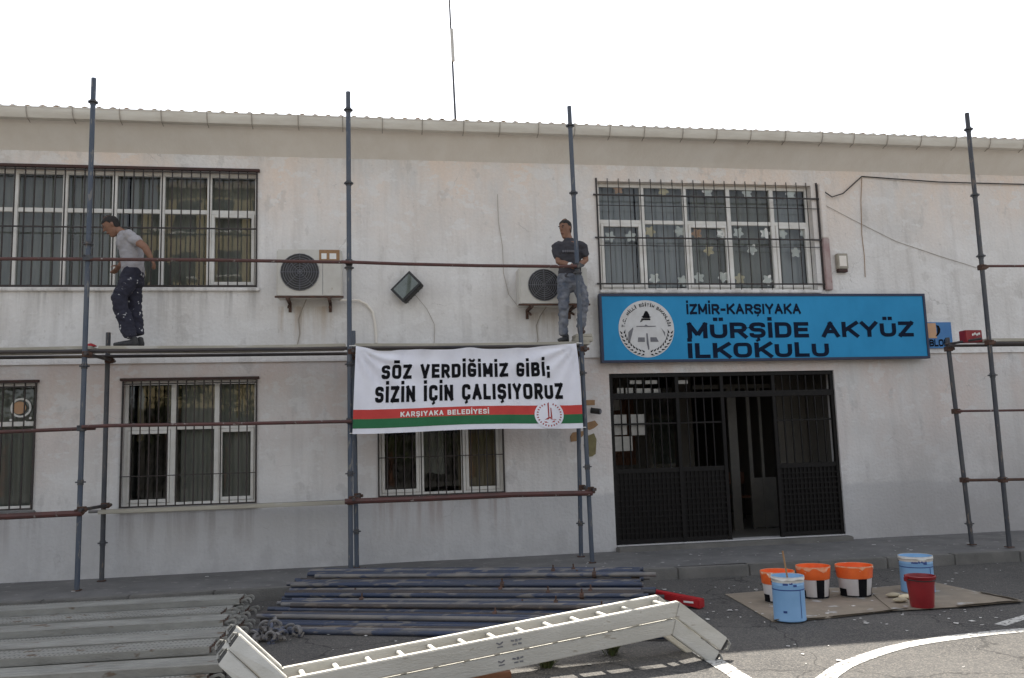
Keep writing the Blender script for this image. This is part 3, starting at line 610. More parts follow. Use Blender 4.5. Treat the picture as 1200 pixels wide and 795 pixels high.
for i, (a, b) in enumerate(zip(V, V[1:])):
    if i == 2: continue                                        # this leaf stands open
    h = gate_bars(a+.028, b-.028, zpan, ztr-.05, .115, .009, 'bars')
    h.box((a+.028, GY-.012, (zpan+ztr)/2+.12), (b-.028, GY+.012, (zpan+ztr)/2+.145)); h.build('leaf_bars', IR, gate)
    h = MB(); h.box((a+.028, GY-.02, zpan-.04), (b-.028, GY+.02, zpan+.03)); h.box((a+.028, GY-.02, z0+.01), (b-.028, GY+.02, z0+.07))
    h.box((a+.028, GY+.008, z0+.07), (b-.028, GY+.012, zpan-.04)); h.build('leaf_panel', IR, gate)
    h = MB(); n = int((b-a-.056)/.062)
    for k in range(1, n):
        xx = a+.028+(b-a-.056)*k/n; h.obox((xx, GY-.004, (z0+.07+zpan-.04)/2), (.006, 0, 0), (0, .01, 0), (0, 0, (zpan-.11-z0)/2))
    m_ = int((zpan-z0-.1)/.075)
    for k in range(1, m_):
        zz = z0+.07+(zpan-.11-z0)*k/m_; h.box((a+.028, GY-.024, zz-.009), (b-.028, GY-.0145, zz+.009))
    h.build('leaf_lattice', M['gate'], gate)
# notices hung behind the bars
for (a_, b_, c_, d_) in ((717.5, 486.5, 735, 509.7), (739, 486, 756, 510), (718, 512, 741.5, 528.5), (723, 455, 731, 465), (733, 455, 742, 464.5), (744, 455.5, 753, 464.5), (755, 455.5, 763, 464), (766, 456, 774, 463), (738, 446, 752, 450), (756, 446, 770, 450), (790, 446, 806, 450)):
    p, q = at(a_, b_, GY+.05), at(c_, d_, GY+.05); g = MB(); g.box((p.x, GY+.048, q.z), (q.x, GY+.0505, p.z)); g.build('notice_sheet', M['notice'], gate)
# inner door with pale frame, seen through the open leaf
IY2 = 1.5
idr = None
g = MB()
for (pa_, pb_) in ((853, 863), (875, 879), (889, 892), (906, 910)):
    p, q = at(pa_, 486, IY2), at(pb_, 486, IY2); g.box((p.x, IY2, .2), (q.x, IY2+.05, 2.55))
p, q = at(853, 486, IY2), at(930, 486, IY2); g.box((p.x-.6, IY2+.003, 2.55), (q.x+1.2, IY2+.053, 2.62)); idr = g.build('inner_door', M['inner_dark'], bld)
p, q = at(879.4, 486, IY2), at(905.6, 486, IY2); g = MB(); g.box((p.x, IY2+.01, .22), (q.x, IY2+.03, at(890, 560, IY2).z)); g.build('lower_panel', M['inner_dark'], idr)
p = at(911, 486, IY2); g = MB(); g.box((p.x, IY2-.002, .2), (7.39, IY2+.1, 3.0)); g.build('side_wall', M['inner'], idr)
g = MB(); g.box((x0-.01, -.16, .0), (x1+.03, .26, .206)); g.build('door_step', M['kerb'], bld, bevel=.015)
# things inside the hall
g = MB(); g.box((5.72, 3.2, .2), (6.0, 3.45, 3.0)); g.build('hall_pillar', M['inner'], bld)
g = MB(); g.box((6.2, 6.5, .2), (7.3, 6.56, 2.3)); hd = g.build('hall_door', M['frame'], bld, bevel=.01)
g = MB(); g.box((6.3, 6.47, 1.2), (7.2, 6.499, 2.2)); g.build('panel', M['glass'], hd)
nb = empty('notice_board', (3.9, 4.55, 1.3), 'notice board with white papers inside the dark entrance hall', 'board')
g = MB(); g.box((3.45, 4.565, 1.25), (5.3, 4.598, 2.7)); g.build('backing', M['wood'], nb, bevel=.01)
for (a, b, c, d) in ((3.55, 3.85, 1.85, 2.2), (3.9, 4.15, 1.85, 2.2), (3.55, 3.8, 1.4, 1.78), (3.6, 4.0, 2.3, 2.62), (4.1, 4.5, 2.3, 2.6), (4.25, 4.5, 1.9, 2.2), (4.6, 5.0, 2.35, 2.6)):
    g = MB(); g.box((a, 4.55, c), (b, 4.562, d)); g.build('paper_sheet', M['paper'], nb)
ch = empty('hall_chair', (6.75, 3.0, .2), 'metal-legged chair standing inside the dark entrance hall', 'chair')
g = MB(); g.box((6.53, 2.8, .62), (6.97, 3.22, .66)); g.build('seat', M['wood'], ch, bevel=.008)
g = MB(); g.box((6.53, 3.2, .86), (6.97, 3.23, 1.08)); g.build('backrest', M['wood'], ch, bevel=.008)
for (a, b, hh) in ((6.55, 2.82, .62), (6.95, 2.82, .62), (6.55, 3.21, .9), (6.95, 3.21, .9)):
    g = MB(); g.tube([(a, b, .2), (a, b, hh)], .012, 6); g.build('leg', M['grille'], ch)

# antenna on the roof
an = at(530, 70, 2.2)
mast = empty('antenna_mast', (an.x, 2.2, EZ+.78), 'thin dark antenna mast rising from the roof', 'antenna')
b_, t_ = at(533.5, 150, 2.2), at(525, -30, 2.2)
zb = EZ+.72
g = MB(); g.tube([(b_.x+.02, 2.2, zb), (b_.x*.5+t_.x*.5+.01, 2.2, (zb+t_.z)/2), (t_.x, 2.2, t_.z)], [.022, .018, .014], 7); g.build('pole', M['pole_dark'], mast)
g = MB(); g.tube([(b_.x-.01, 2.17, 8.5), (b_.x-.03, 2.17, 9.1)], .03, 6); g.build('joint', M['white_metal'], mast)

# ------------------------------------------------------------------ things on the wall
def ac_unit(pa, pb, label, sticker=False, dirty=0):
    D_ = .30; Yf = UPY-.10-D_
    a, b = at(*pa, Yf), at(*pb, Yf); x0, x1, z0, z1 = a.x, b.x, b.z, a.z
    r = empty('air_conditioner', ((x0+x1)/2, Yf+.15, z0), label, 'air conditioner', 'outdoor air conditioners on the upper wall')
    g = MB(); g.box((x0, Yf, z0), (x1, Yf+D_, z1)); body = g.build('casing', M['white_metal'], r, bevel=.018)
    g = MB(); g.box((x0+(x1-x0)*.70, Yf-.004, z0+.03), (x0+(x1-x0)*.705, Yf-.001, z1-.03)); g.build('panel_seam', M['ink_grey'], r)
    cx = x0+(x1-x0)*.355; cz = (z0+z1)/2+.01; R0 = min(.255, (z1-z0)*.42)
    g = MB(); g.lathe([(0, 0), (R0, 0), (R0, .004)], (cx, Yf-.006, cz), 28, 'y'); g.build('fan_opening', M['black'], r, recalc=False)
    g = MB()
    for k in range(1, 9):
        rr = R0*k/8; n = 24
        pts = [(cx+rr*cos(2*pi*i/n), Yf-.02+.006*(k/8)**2, cz+rr*sin(2*pi*i/n)) for i in range(n+1)]; g.tube(pts, .0045, 4, False)
    for k in range(8): g.tube([(cx, Yf-.02, cz), (cx+R0*cos(pi*k/4), Yf-.014, cz+R0*sin(pi*k/4))], .0045, 4)
    g.build('fan_guard', M['ink_grey'], r)
    for k in range(3):
        a_ = 2*pi*k/3+.4; g = MB(); g.add([(cx, Yf-.008, cz), (cx+R0*.85*cos(a_), Yf-.009, cz+R0*.85*sin(a_)), (cx+R0*.8*cos(a_+.8), Yf-.011, cz+R0*.8*sin(a_+.8))], [(0,1,2)]); g.build('fan_blade', M['blade'], r)
    for f in (.17, .80):
        xx = x0+(x1-x0)*f; g = MB(); g.box((xx-.02, Yf-.02, z0-.045), (xx+.02, UPY-.002, z0-.012)); g.box((xx-.02, UPY-.03, z0-.15), (xx+.02, UPY-.003, z0-.045))
        g.obox((xx, (Yf+UPY)/2+.02, z0-.09), (.012, 0, 0), (0, .12, .04), (0, -.006, .012)); g.box((xx-.03, Yf+.02, z0-.012), (xx+.03, Yf+.08, z0)); g.build('bracket', M['rust'], r)
    g = MB(); g.box((x0-.02, Yf-.01, z0-.012), (x1+.02, Yf+.02, z0+.012)); g.build('base_rail', M['rust'], r)
    g = MB(); xx = x0+(x1-x0)*.3; zs = [z0-.03, z0-.25, z0-.45, z0-.62]
    g.tube([(xx+.12, Yf+.2, z0), (xx+.05, UPY-.05, z0-.12)]+[(xx+.02*sin(i*2), UPY-.02, z) for i, z in enumerate(zs[1:])], .008, 6); g.build('drain_hose', M['gutter_iron'], r)
    if sticker:
        s0, s1 = at(374, 293, Yf), at(398, 309, Yf)
        g = MB(); g.box((s0.x, Yf-.005, s1.z), (s1.x, Yf-.001, s0.z)); st = g.build('energy_sticker', M['tape'], r)
        g = MB(); g.box((s0.x+.03, Yf-.008, s1.z+.06), (s0.x+.1, Yf-.0055, s0.z-.05)); g.box((s0.x+.14, Yf-.008, s1.z+.06), (s0.x+.23, Yf-.0055, s0.z-.05)); g.build('white_print', M['paper'], st)
    return r
ac_unit((324, 292), (401, 348), 'white air conditioner with a brown sticker under the upper wall window', True)
a2 = ac_unit((608, 313), (690, 357), 'white air conditioner on the wall behind the man in jeans')
# hose of the first unit arching to the right
g = MB(); g.tube([at(398, 352, -.2), at(420, 352, -.09), at(430, 357, -.07), at(437, 366, -.06), at(440, 382, -.055), at(441, 402, -.05)], .018, 7)
tag(g.build('insulated_hose', M['soffit']), 'pale insulated hose arching down the wall beside the air conditioner', 'hose')
g = MB(); g.tube([at(583, 228, -.05), at(584, 260, -.05), at(589, 290, -.055), at(590, 320, -.05), at(596, 345, -.06), at(606, 358, -.1)], .0042, 5)
tag(g.build('wall_cable', M['gutter_iron']), 'thin cable running down the wall to the air conditioner behind the man', 'cable')
# floodlight, tilted
fl = at(476, 336, -.2)
r = empty('floodlight', fl, 'black square floodlight mounted askew on the wall', 'floodlight')
ang = rad(40); ux = Vector((cos(ang), -.0, sin(ang))); uz = Vector((-sin(ang), 0, cos(ang)))
n_ = Vector((-.42, -1, .16)).normalized(); ux = (ux-n_*ux.dot(n_)).normalized(); uz = n_.cross(ux)*-1
if uz.z < 0: uz = -uz
c = Vector(fl)
g = MB(); g.obox(c-n_*.065, ux*.185, uz*.135, n_*.065); g.obox(c-n_*.13, ux*.12, uz*.085, n_*.035); g.build('housing', M['black'], r, bevel=.012)
g = MB(); g.obox(c+n_*.004, ux*.19, uz*.14, n_*.006); g.build('bezel', M['black'], r, bevel=.003)
g = MB(); g.obox(c+n_*.013, ux*.155, uz*.105, n_*.002); g.build('reflector', M['ladder'], r)
g = MB(); g.obox(c+n_*.018, ux*.157, uz*.107, n_*.001); g.build('glass', M['glass'], r)
for k in range(5):
    g = MB(); g.obox(c-n_*.05+uz*(-.145)+ux*(-.14+.07*k), ux*.006, uz*.012, n_*.045); g.build('cooling_fin', M['black'], r)
g = MB(); g.tube([c-n_*.16, Vector((c.x-.02, UPY-.01, c.z+.02))], .02, 6); g.build('mounting_arm', M['black'], r)
g = MB(); g.tube([c-n_*.12+Vector((.1, 0, -.1)), at(500, 362, -.06), at(509, 380, -.05), at(509, 402, -.05)], .004, 5); g.build('lead', M['gutter_iron'], r)
# junction box
a, b = at(981, 297, -.12), at(995, 318, -.12)
r = empty('junction_box', ((a.x+b.x)/2, UPY-.05, b.z), 'small beige junction box on the upper wall above the school sign', 'junction box')
g = MB(); g.box((a.x, -.12, b.z+.04), (b.x, UPY-.001, a.z)); g.build('cover', M['kerb2'], r, bevel=.01)
g = MB(); g.box((a.x+.01, -.11, b.z-.01), (b.x-.01, UPY-.001, b.z+.04)); g.build('terminal', M['rust_iron'], r, bevel=.006)
g = MB(); g.box((a.x+.03, -.124, b.z+.08), (b.x-.03, -.119, a.z-.04)); g.build('lid', M['soffit'], r)
# conduit box beside the right window
a, b = at(953, 215, -.09), at(966, 340, -.09)
r = empty('downpipe', ((a.x+b.x)/2, -.07, b.z), 'pale downpipe with red-brown lower half beside the flowered window', 'downpipe')
zc = at(962, 279, -.09).z
g = MB(); g.box((a.x+.09, -.10, zc), (a.x+.19, UPY-.001, a.z)); g.build('upper_section', M['wall_up'], r, bevel=.01)
g = MB(); g.box((a.x+.085, -.103, b.z), (a.x+.195, UPY-.001, zc-.002)); M['downpipe_red'] = mat('faded_red_paint', (.36, .24, .23), (.45, .36, .34), 6, .7, c3=(.25, .14, .13), s3=9)
g.build('lower_section', M['downpipe_red'], r, bevel=.01)
# cables on the right
def cable(name, pts, rr, label, m='cable'):
    g = MB(); g.tube(pts, rr, 5); return tag(g.build(name, M[m]), label, 'cable')
cable('overhead_cable', [at(962, 222, -.06), at(975, 231, -.08), at(988, 227, -.08), at(1000, 216, -.06), at(1010, 207, -.055), at(1050, 210, -.07), at(1100, 213.5, -.075), at(1150, 215, -.07), at(1230, 217, -.06)], .010, 'black cable drooping along the wall below the eaves at the school sign end')
cable('wall_wire', [at(1010, 209, -.05), at(1009, 235, -.045), at(1010, 275, -.045), at(1013, 300, -.045), at(1014, 325, -.043)], .005, 'thin dark wire hanging straight down the wall from the black cable', 'tape')
cable('stray_wire', [at(962, 238, -.05), at(1000, 258, -.045), at(1050, 283, -.045), at(1100, 300, -.045), at(1145, 314, -.05)], .004, 'thin grey wire slanting across the wall towards the blue scaffold pole', 'gutter_iron')
# security camera and brown paper remnants near the door
p = at(698, 482, -.12)
r = empty('security_camera', p, 'small dark security camera on the wall beside the entrance', 'camera')
g = MB(); g.tube([p+Vector((-.06, .02, .01)), p+Vector((.05, -.06, -.01))], .042, 12); g.build('body', M['black'], r, smooth=True)
g = MB(); g.tube([p+Vector((.045, -.057, -.009)), p+Vector((.06, -.07, -.012))], .03, 12); g.build('lens', M['ink_grey'], r, smooth=True)
g = MB(); g.tube([p+Vector((-.02, .01, .02)), Vector((p.x-.03, 0, p.z+.05))], .012, 6); g.build('arm', M['black'], r)
def scrap(name, pts, m, label, cat='scrap'):
    q = [at(px, py, -.004) for px, py in pts]; g = MB(); g.prism(q, (0, -.006, 0)); return tag(g.build(name, M[m]), label, cat)
scrap('cardboard_strip', [(681, 469), (697, 469), (697, 475), (680, 475)], 'tape', 'brown cardboard strip stuck to the wall above the security camera')
scrap('cardboard_scrap', [(687, 503), (686, 496), (697, 493), (701, 498), (696, 502), (691, 504)], 'tape', 'torn orange-brown cardboard scrap stuck to the wall below the security camera')
scrap('cardboard_tongue', [(668, 512), (671, 507), (686, 505), (683, 511), (676, 517), (669, 518)], 'tape', 'torn brown cardboard scrap on the wall by the banner corner')
scrap('olive_patch', [(686, 512), (696, 508), (699, 515), (698, 532), (694, 535), (687, 536), (684, 522)], 'olive', 'olive brown rag-like patch stuck to the wall beside the entrance')

# school sign --------------------------------------------------------------------------------------
SY = -.17
sc = [at(702, 344, SY), at(1083, 345, SY), at(1090, 421.5, SY), at(705, 424, SY)]
sx0, sx1, sz0, sz1 = (sc[0].x+sc[3].x)/2, (sc[1].x+sc[2].x)/2, (sc[2].z+sc[3].z)/2, (sc[0].z+sc[1].z)/2
sg = empty('school_sign', ((sx0+sx1)/2, SY, sz0), 'long blue sign board with white round emblem over the entrance', 'sign')
g = MB(); g.box((sx0+.035, SY, sz0+.035), (sx1-.035, SY+.05, sz1-.035)); g.build('panel', M['sign_blue'], sg)
g = MB(); g.box((sx0, SY-.012, sz0), (sx1, SY+.08, sz0+.036)); g.box((sx0, SY-.012, sz1-.036), (sx1, SY+.08, sz1)); g.box((sx0, SY-.0125, sz0+.036), (sx0+.036, SY+.079, sz1-.036)); g.box((sx1-.036, SY-.0125, sz0+.036), (sx1, SY+.079, sz1-.036)); g.build('edge_frame', M['sign_edge'], sg)
for fx in (.12, .5, .88):
    g = MB(); xx = sx0+(sx1-sx0)*fx; g.box((xx-.03, SY+.05, sz0+.2), (xx+.03, UPY, sz0+.26)); g.box((xx-.03, SY+.05, sz1-.26), (xx+.03, UPY, sz1-.2)); g.build('mounting_bracket', M['grille'], sg)
def sign_text(s, pa, pb, name, parent, Y, m, t=.2, sp=.14, wide=1.0):
    a, b = at(*pa, Y), at(*pb, Y); pts, fs = block_text(s, a.x, b.x, b.z, a.z, t, sp, wide)
    g = MB(); g.add([(x, Y-.003-l_, z) for x, z, l_ in pts], fs); return g.build(name, m, parent, recalc=False)
sign_text('İZMİR-KARŞIYAKA', (804, 356.5), (938.5, 368), 'lettering', sg, SY, M['ink_navy'], .24, .16, .85)
sign_text('MÜRŞİDE AKYÜZ', (805, 378.5), (1071, 394.5), 'lettering', sg, SY, M['ink_navy'], .235, .14, .82)
sign_text('İLKOKULU', (805.5, 402.5), (972, 418), 'lettering', sg, SY, M['ink_navy'], .235, .14, .82)
# emblem: disc, lettered ring, torch over an open book, laurel
ec = at(757.5, 385.5, SY); ER = (at(790, 386, SY).x-at(725, 386, SY).x)/2
def flat(pts2, c, Y, name, parent, m, s=1):
    g = MB()
    for p2 in pts2: g.add([(c.x+s*x, Y, c.z+s*z) for x, z in p2], [tuple(range(len(p2)))])
    return g.build(name, m, parent, recalc=False)
circ = lambda r, n=40, cx=0, cz=0: [(cx+r*cos(2*pi*k/n), cz+r*sin(2*pi*k/n)) for k in range(n)]
em = flat([circ(ER, 48)], ec, SY-.004, 'emblem', sg, M['disc'])
flat([[(-.02, .62), (.05, .62), (.12, .50), (.14, .42), (.2, .42), (.12, .37), (-.1, .37), (-.16, .42), (-.1, .46), (-.06, .54)], [(-.19, .30), (.16, .30), (.15, .36), (-.16, .36)], [(-.22, .22), (-.1, .29), (-.2, .29)]], ec, SY-.007, 'torch', em, M['ink_black'], ER)
flat([[(-.68, -.48), (-.62, -.48), (-.48, -.02), (-.48, .06), (-.66, -.12)], [(.5, .04), (.66, -.12), (.66, -.28), (.56, -.04)], [(-.34, -.46), (-.08, -.46), (-.08, -.30), (-.32, -.30)], [(.12, -.46), (.42, -.46), (.34, -.30), (.12, -.30)], [(-.02, -.16), (.03, -.16), (.07, -.7), (.03, -.75), (-.02, -.5)], [(-.36, .07), (0, .06), (.34, .07), (.34, .10), (.06, .10), (-.02, .15), (-.08, .1), (-.36, .10)]], ec, SY-.007, 'open_book', em, M['ink_grey'], ER)
lv = []
for sgn in (-1, 1):
    for k in range(9):
        a = -pi/2+sgn*(.16+.155*k); cx, cz = .86*cos(a), .86*sin(a); t = a+sgn*(pi/2)
        for sd_, rot in ((.05, .5), (-.05, -.5)):
            d = (cos(t+sgn*rot*-1), sin(t+sgn*rot*-1)); bx, bz = cx+sd_*cos(a), cz+sd_*sin(a)
            lv.append([(bx-.03*d[1], bz+.03*d[0]), (bx+.12*d[0], bz+.12*d[1]), (bx+.03*d[1], bz-.03*d[0]), (bx-.03*d[0], bz-.03*d[1])])
flat(lv, ec, SY-.007, 'laurel', em, M['ink_black'], ER)
txt = 'T.C. MİLLİ EĞİTİM BAKANLIĞI'
g = MB()
for i, chh in enumerate(txt):
    if chh == ' ': continue
    a = pi-.12-(pi-.24)*i/(len(txt)-1); hw = .018 if chh in 'İI.' else .042
    vs, fs = block_text(chh, -hw, hw, 0, .11, .2)
    g.add([(ec.x+ER*((.78+z)*cos(a)+x*sin(a)), SY-.007-l_, ec.z+ER*((.78+z)*sin(a)-x*cos(a))) for x, z, l_ in vs], fs)
struct(g.build('ring_lettering', M['ink_black'], em, recalc=False), 'stuff')
# small block sign half hidden behind it
a, b = at(1080, 378, -.07), at(1117, 408, -.07)
bs = empty('block_sign', ((a.x+b.x)/2, -.06, b.z), 'small blue block sign with orange corner beside the long school sign', 'sign')
g = MB(); g.box((a.x, -.07, b.z), (b.x, UPY-.002, a.z)); g.build('panel', M['ink_blue'], bs)
M['sign_blue2'] = mat('sign_blue_small', (.03, .16, .40), (.04, .19, .44), 4, .4); bs.children[0].data.materials[0] = M['sign_blue2']
q0, q1 = at(1080, 379, -.074), at(1098, 396.5, -.074)
g = MB(); g.box((q0.x, -.076, q1.z), (q1.x, -.072, q0.z)); g.build('orange_field', M['paper_orange'], bs)
sign_text('BLOK', (1089, 398), (1112, 406), 'lettering', bs, -.073, M['ink_black'], .22)
g = MB(); g.prism([at(px_, py_, -.077) for px_, py_ in ((1097, 381), (1100, 382), (1102, 386), (1101.5, 390), (1099, 393.5), (1096.5, 394.5), (1098.5, 390), (1098.5, 385))], (0, -.002, 0)); g.build('dark_mark', M['ink_black'], bs)

# ================================================================== SCAFFOLD
OY, IY = -1.05, -.33
PR = .031
def pole_part(parent, a, b, m, r=PR, name='upright', rings=()):
    g = MB(); g.pipe(a, b, r, .004, 12); o = g.build(name, m, parent, smooth=True)
    a, b = Vector(a), Vector(b); d = (b-a).normalized()
    for t in rings:
        c = a+(b-a)*t; g = MB(); s1 = Vector((1, 0, 0)); s1 = (s1-d*s1.dot(d)).normalized(); s2 = d.cross(s1)
        g.tube([c-d*.008, c+d*.008], .062, 8); g.tube([c-d*.035, c+d*.03], .037, 8)
        g.build('ring_collar', M['pole_dark'], o)
    return o
def coupler(parent, c, m='rust'):
    c = Vector(c); g = MB(); g.obox(c, (.045, 0, 0), (0, .045, 0), (0, 0, .035)); g.obox(c+Vector((.055, -.03, .0)), (.02, 0, 0), (0, .012, 0), (0, 0, .02)); g.tube([c+Vector((-.02, -.05, .02)), c+Vector((-.02, -.085, .02))], .01, 6)
    return g.build('coupler', M[m], parent, bevel=.01)
sf = empty('scaffold', (-.3, -.7, PAVE), 'long blue pole scaffold with red rails in front of the left facade', 'scaffold')
def up(parent, base, top, Y, m, rings=(), z0=PAVE):
    b = at(*base, Y); t = at(*top, Y); d = t-b; b = b+d*((z0-b.z)/d.z)
    return pole_part(parent, b, t, m, rings=rings), b, t
o1, A0, A1 = up(sf, (90, 695), (110, 92), OY-.02, M['pole'], (.20, .42, .66, .95))
o2, B0, B1 = up(sf, (411, 663), (408, 108), OY, M['pole'], (.2, .42, .62, .80, .96))
o3, C0, C1 = up(sf, (694, 660), (667, 125), OY, M['pole'], (.2, .40, .62, .8, .955))
i1, D0, D1 = up(sf, (119, 683), (127, 390), IY, M['pole_dark'], (.15,))
i2, E0, E1 = up(sf, (418, 655), (414, 388), IY, M['pole'], (.15,))
i3, F0, F1 = up(sf, (681, 654), (676, 396), IY-.08, M['pole'], (.15,))
o0, Z0, Z1 = up(sf, (-170, 700), (-150, 90), OY, M['pole'], ())
for (a, b) in ((A0, D0), (B0, E0), (C0, F0)):
    for q in (a, b):
        g = MB(); g.box((q.x-.045, q.y-.045, PAVE+.004), (q.x+.045, q.y+.045, PAVE+.016)); g.build('base_plate', M['rust'], sf)
def along(p0, p1, z): return p0+(p1-p0)*((z-p0.z)/(p1.z-p0.z))
def rail(parent, pts, m, r=.022, name='ledger'):
    g = MB(); g.tube(pts, r, 8); return g.build(name, M[m], parent, smooth=True)
dy = Vector((0, -.055, 0))
rail(sf, [at(-200, 300, OY-.06), at(0, 303.5, OY-.06), at(110, 304, OY-.06), at(250, 305, OY-.06), at(408, 307.5, OY-.06)], 'rail_red')
rail(sf, [at(400, 307, OY-.11), at(470, 309.5, OY-.11), at(560, 311.5, OY-.11), at(660, 312.5, OY-.11), at(676, 312, OY-.11)], 'rail_red')
rail(sf, [at(-200, 514, OY-.06), at(0, 506.5, OY-.06), at(100, 502.5, OY-.06), at(112, 502, OY-.06)], 'rail_red')
rail(sf, [at(96, 500.5, OY-.11), at(130, 499, OY-.11), at(270, 497, OY-.11), at(412, 494, OY-.11)], 'rail_red')
rail(sf, [at(-200, 614, OY-.06), at(0, 606, OY-.06), at(96, 601.5, OY-.06)], 'rail_red', .036)
rail(sf, [at(404, 588, OY-.06), at(500, 584.5, OY-.06), at(600, 580, OY-.06), at(694, 578, OY-.06)], 'rail_red', .035)
rail(sf, [at(104, 600, IY-.06), at(250, 594, IY-.06), at(416, 587, IY-.06)], 'pipe_grey', .02)
# ledgers under the walkway, transoms front to back
ZW = 3.07
for (a, b) in ((Z0+(Z1-Z0)*.5, along(A0, A1, ZW)), (along(A0, A1, ZW), along(B0, B1, ZW)), (along(B0, B1, ZW), along(C0, C1, ZW))):
    a = Vector(a); rail(sf, [(a.x, OY+.055, ZW-.06), (b.x, OY+.055, ZW-.06)], 'pipe_dark', .022)
rail(sf, [(Z0.x, IY-.055, ZW-.06), (F0.x+.05, IY-.055, ZW-.06)], 'pipe_dark', .022)
for (p0, p1, q0, q1, zs) in ((A0, A1, D0, D1, (ZW-.11, 1.09)), (B0, B1, E0, E1, (ZW-.11, 1.09)), (C0, C1, F0, F1, (ZW-.11, 1.09))):
    for z in zs:
        a, b = along(p0, p1, z), along(q0, q1, z); d = (b-a).normalized()
        rail(sf, [a-d*.12+Vector((.05, 0, 0)), b+d*.1+Vector((.05, 0, 0))], 'pipe_dark', .021, 'transom'); coupler(sf, a+Vector((.025, -.0, 0))); coupler(sf, b+Vector((.025, -.02, 0)))
for (p0, p1, z) in ((A0, A1, 4.16), (B0, B1, 4.13), (C0, C1, 4.10), (A0, A1, 2.06), (B0, B1, 2.07), (A0, A1, 1.06), (B0, B1, 1.055), (C0, C1, 1.06)):
    coupler(sf, along(p0, p1, z)+Vector((0, -.02, 0)), 'pole_dark' if z > 2 else 'rust')
# walkway boards
def board(x0, x1, y0, y1, z, label, m='board', th=.045, grp='walkway boards of the long scaffold', sag=.012):
    g = MB(); n = 8; vs = []
    for i in range(n+1):
        t = i/n; xx = x0+(x1-x0)*t; dz = -sag*sin(pi*t)
        vs += [(xx, y0, z+dz), (xx, y1, z+dz), (xx, y1, z+th+dz), (xx, y0, z+th+dz)]
    g.add(vs, [(i*4+j, i*4+(j+1) % 4, (i+1)*4+(j+1) % 4, (i+1)*4+j) for i in range(n) for j in range(4)]+[(3,2,1,0), (n*4, n*4+1, n*4+2, n*4+3)])
    return tag(g.build('walkway_board', M[m], bevel=.006), label, 'plank', grp)
zb = ZW-.036
xA, xB, xC = A0.x, B0.x, C0.x
for (x0, x1, w1) in ((Z0.x, xA+.05, 'left of the white-shirted man'), (xA+.12, xB-.06, 'under the white-shirted man'), (xB+.06, xC+.12, 'behind the banner top under the man in jeans')):
    for k, (ya, yb, nm) in enumerate(((-.97, -.73, 'front'), (-.715, -.475, 'rear'))):
        board(x0+random.uniform(-.02, .02), x1+random.uniform(-.02, .02), ya, yb, zb+.003*k, 'grey %s walkway board on the scaffold %s' % (nm, w1))
# the low board between the first pair of poles and the middle one
a, b = at(118, 598, IY-.13), at(412, 589, IY-.13)
board(a.x, b.x, IY-.26, IY-.12, a.z-.045, 'narrow tan board resting low on the scaffold below the lower window', 'board', .05, sag=0)
# banner ---------------------------------------------------------------------------------------------
BY = OY-.075
bc = [at(417, 405, BY), at(676, 402, BY), at(683, 501, BY), at(413, 508, BY)]   # TL TR BR BL
def cloth(u, v, off=0):
    """u along, v down"""
    top = bc[0].lerp(bc[1], u); bot = bc[3].lerp(bc[2], u)
    s = .075*4*u*(1-u)*(1-.35*math.exp(-((u-.5)/.09)**2))+.05*math.exp(-((u-.12)/.07)**2)
    q = max(0, 1-v*1.9)
    p = top.lerp(bot, v)
    p = p+Vector((0, 0, -s*q*q)) + Vector((0, 0, -.012*sin(u*7+1)*v))
    amp = .026*max(0, 1-v)**1.3+.009
    y = amp*(sin(u*34+6*v*(u-.5))+.6*sin(u*57+v*4+1.3)) + .035*sin(pi*u)*sin(pi*min(1, v*1.1)) + .03*s*q/.15
    # folds running out of the upper corners
    for (cu, sg_) in ((0, 1), (1, -1)):
        du = abs(u-cu)*2.7; dv = v*1.0; r = math.hypot(du, dv); th = math.atan2(dv, du+1e-6)
        y += .034*math.exp(-r*1.5)*sin(th*15)*min(1, r*5)
    return p+Vector((0, y-off, 0))
bn = empty('banner', (bc[3]+bc[2])/2, 'white cloth banner with black slogan and red and green stripes tied to scaffold', 'banner')
def cloth_patch(name, m, u0, u1, v0, v1, off=0, nu=90, nv=36):
    g = MB(); vs = [cloth(u0+(u1-u0)*i/nu, v0+(v1-v0)*j/nv, off) for j in range(nv+1) for i in range(nu+1)]
    g.add(vs, [(j*(nu+1)+i, (j+1)*(nu+1)+i, (j+1)*(nu+1)+i+1, j*(nu+1)+i+1) for j in range(nv) for i in range(nu)])
    return g.build(name, m, bn, smooth=True, auto=False, recalc=False)
V0, V1, V2 = .73, .835, .94
cl = cloth_patch('cloth', M['cloth_white'], 0, 1, 0, 1)
cloth_patch('red_stripe', M['cloth_red'], 0, 1, V0, V1, .003, 90, 6); cloth_patch('green_stripe', M['cloth_green'], 0, 1, V1, V2, .003, 90, 6)
def cloth_text(s, u0, u1, v0, v1, bold, m, off=.005, name='lettering', sub=2):
    pts, fs = block_text(s, u0, u1, -v1, -v0, bold, .15, .52)
    bm = bmesh.new(); vv = [bm.verts.new((x, z, l_)) for x, z, l_ in pts]
    for f in fs:
        try: bm.faces.new([vv[i] for i in f])
        except ValueError: pass
    bmesh.ops.triangulate(bm, faces=bm.faces)
    for _ in range(sub):
        ed = [e for e in bm.edges if e.calc_length() > .012]
        if ed: bmesh.ops.subdivide_edges(bm, edges=ed, cuts=1); bmesh.ops.triangulate(bm, faces=bm.faces)
    bm.verts.index_update(); g = MB(); g.add([cloth(v.co.x, -v.co.y, off+v.co.z) for v in bm.verts], [[v.index for v in f.verts] for f in bm.faces]); bm.free()
    return g.build(name, m, bn, recalc=False)
cloth_text('SÖZ VERDİĞİMİZ GİBİ;', .115, .865, .205, .385, .235, M['ink_black'])
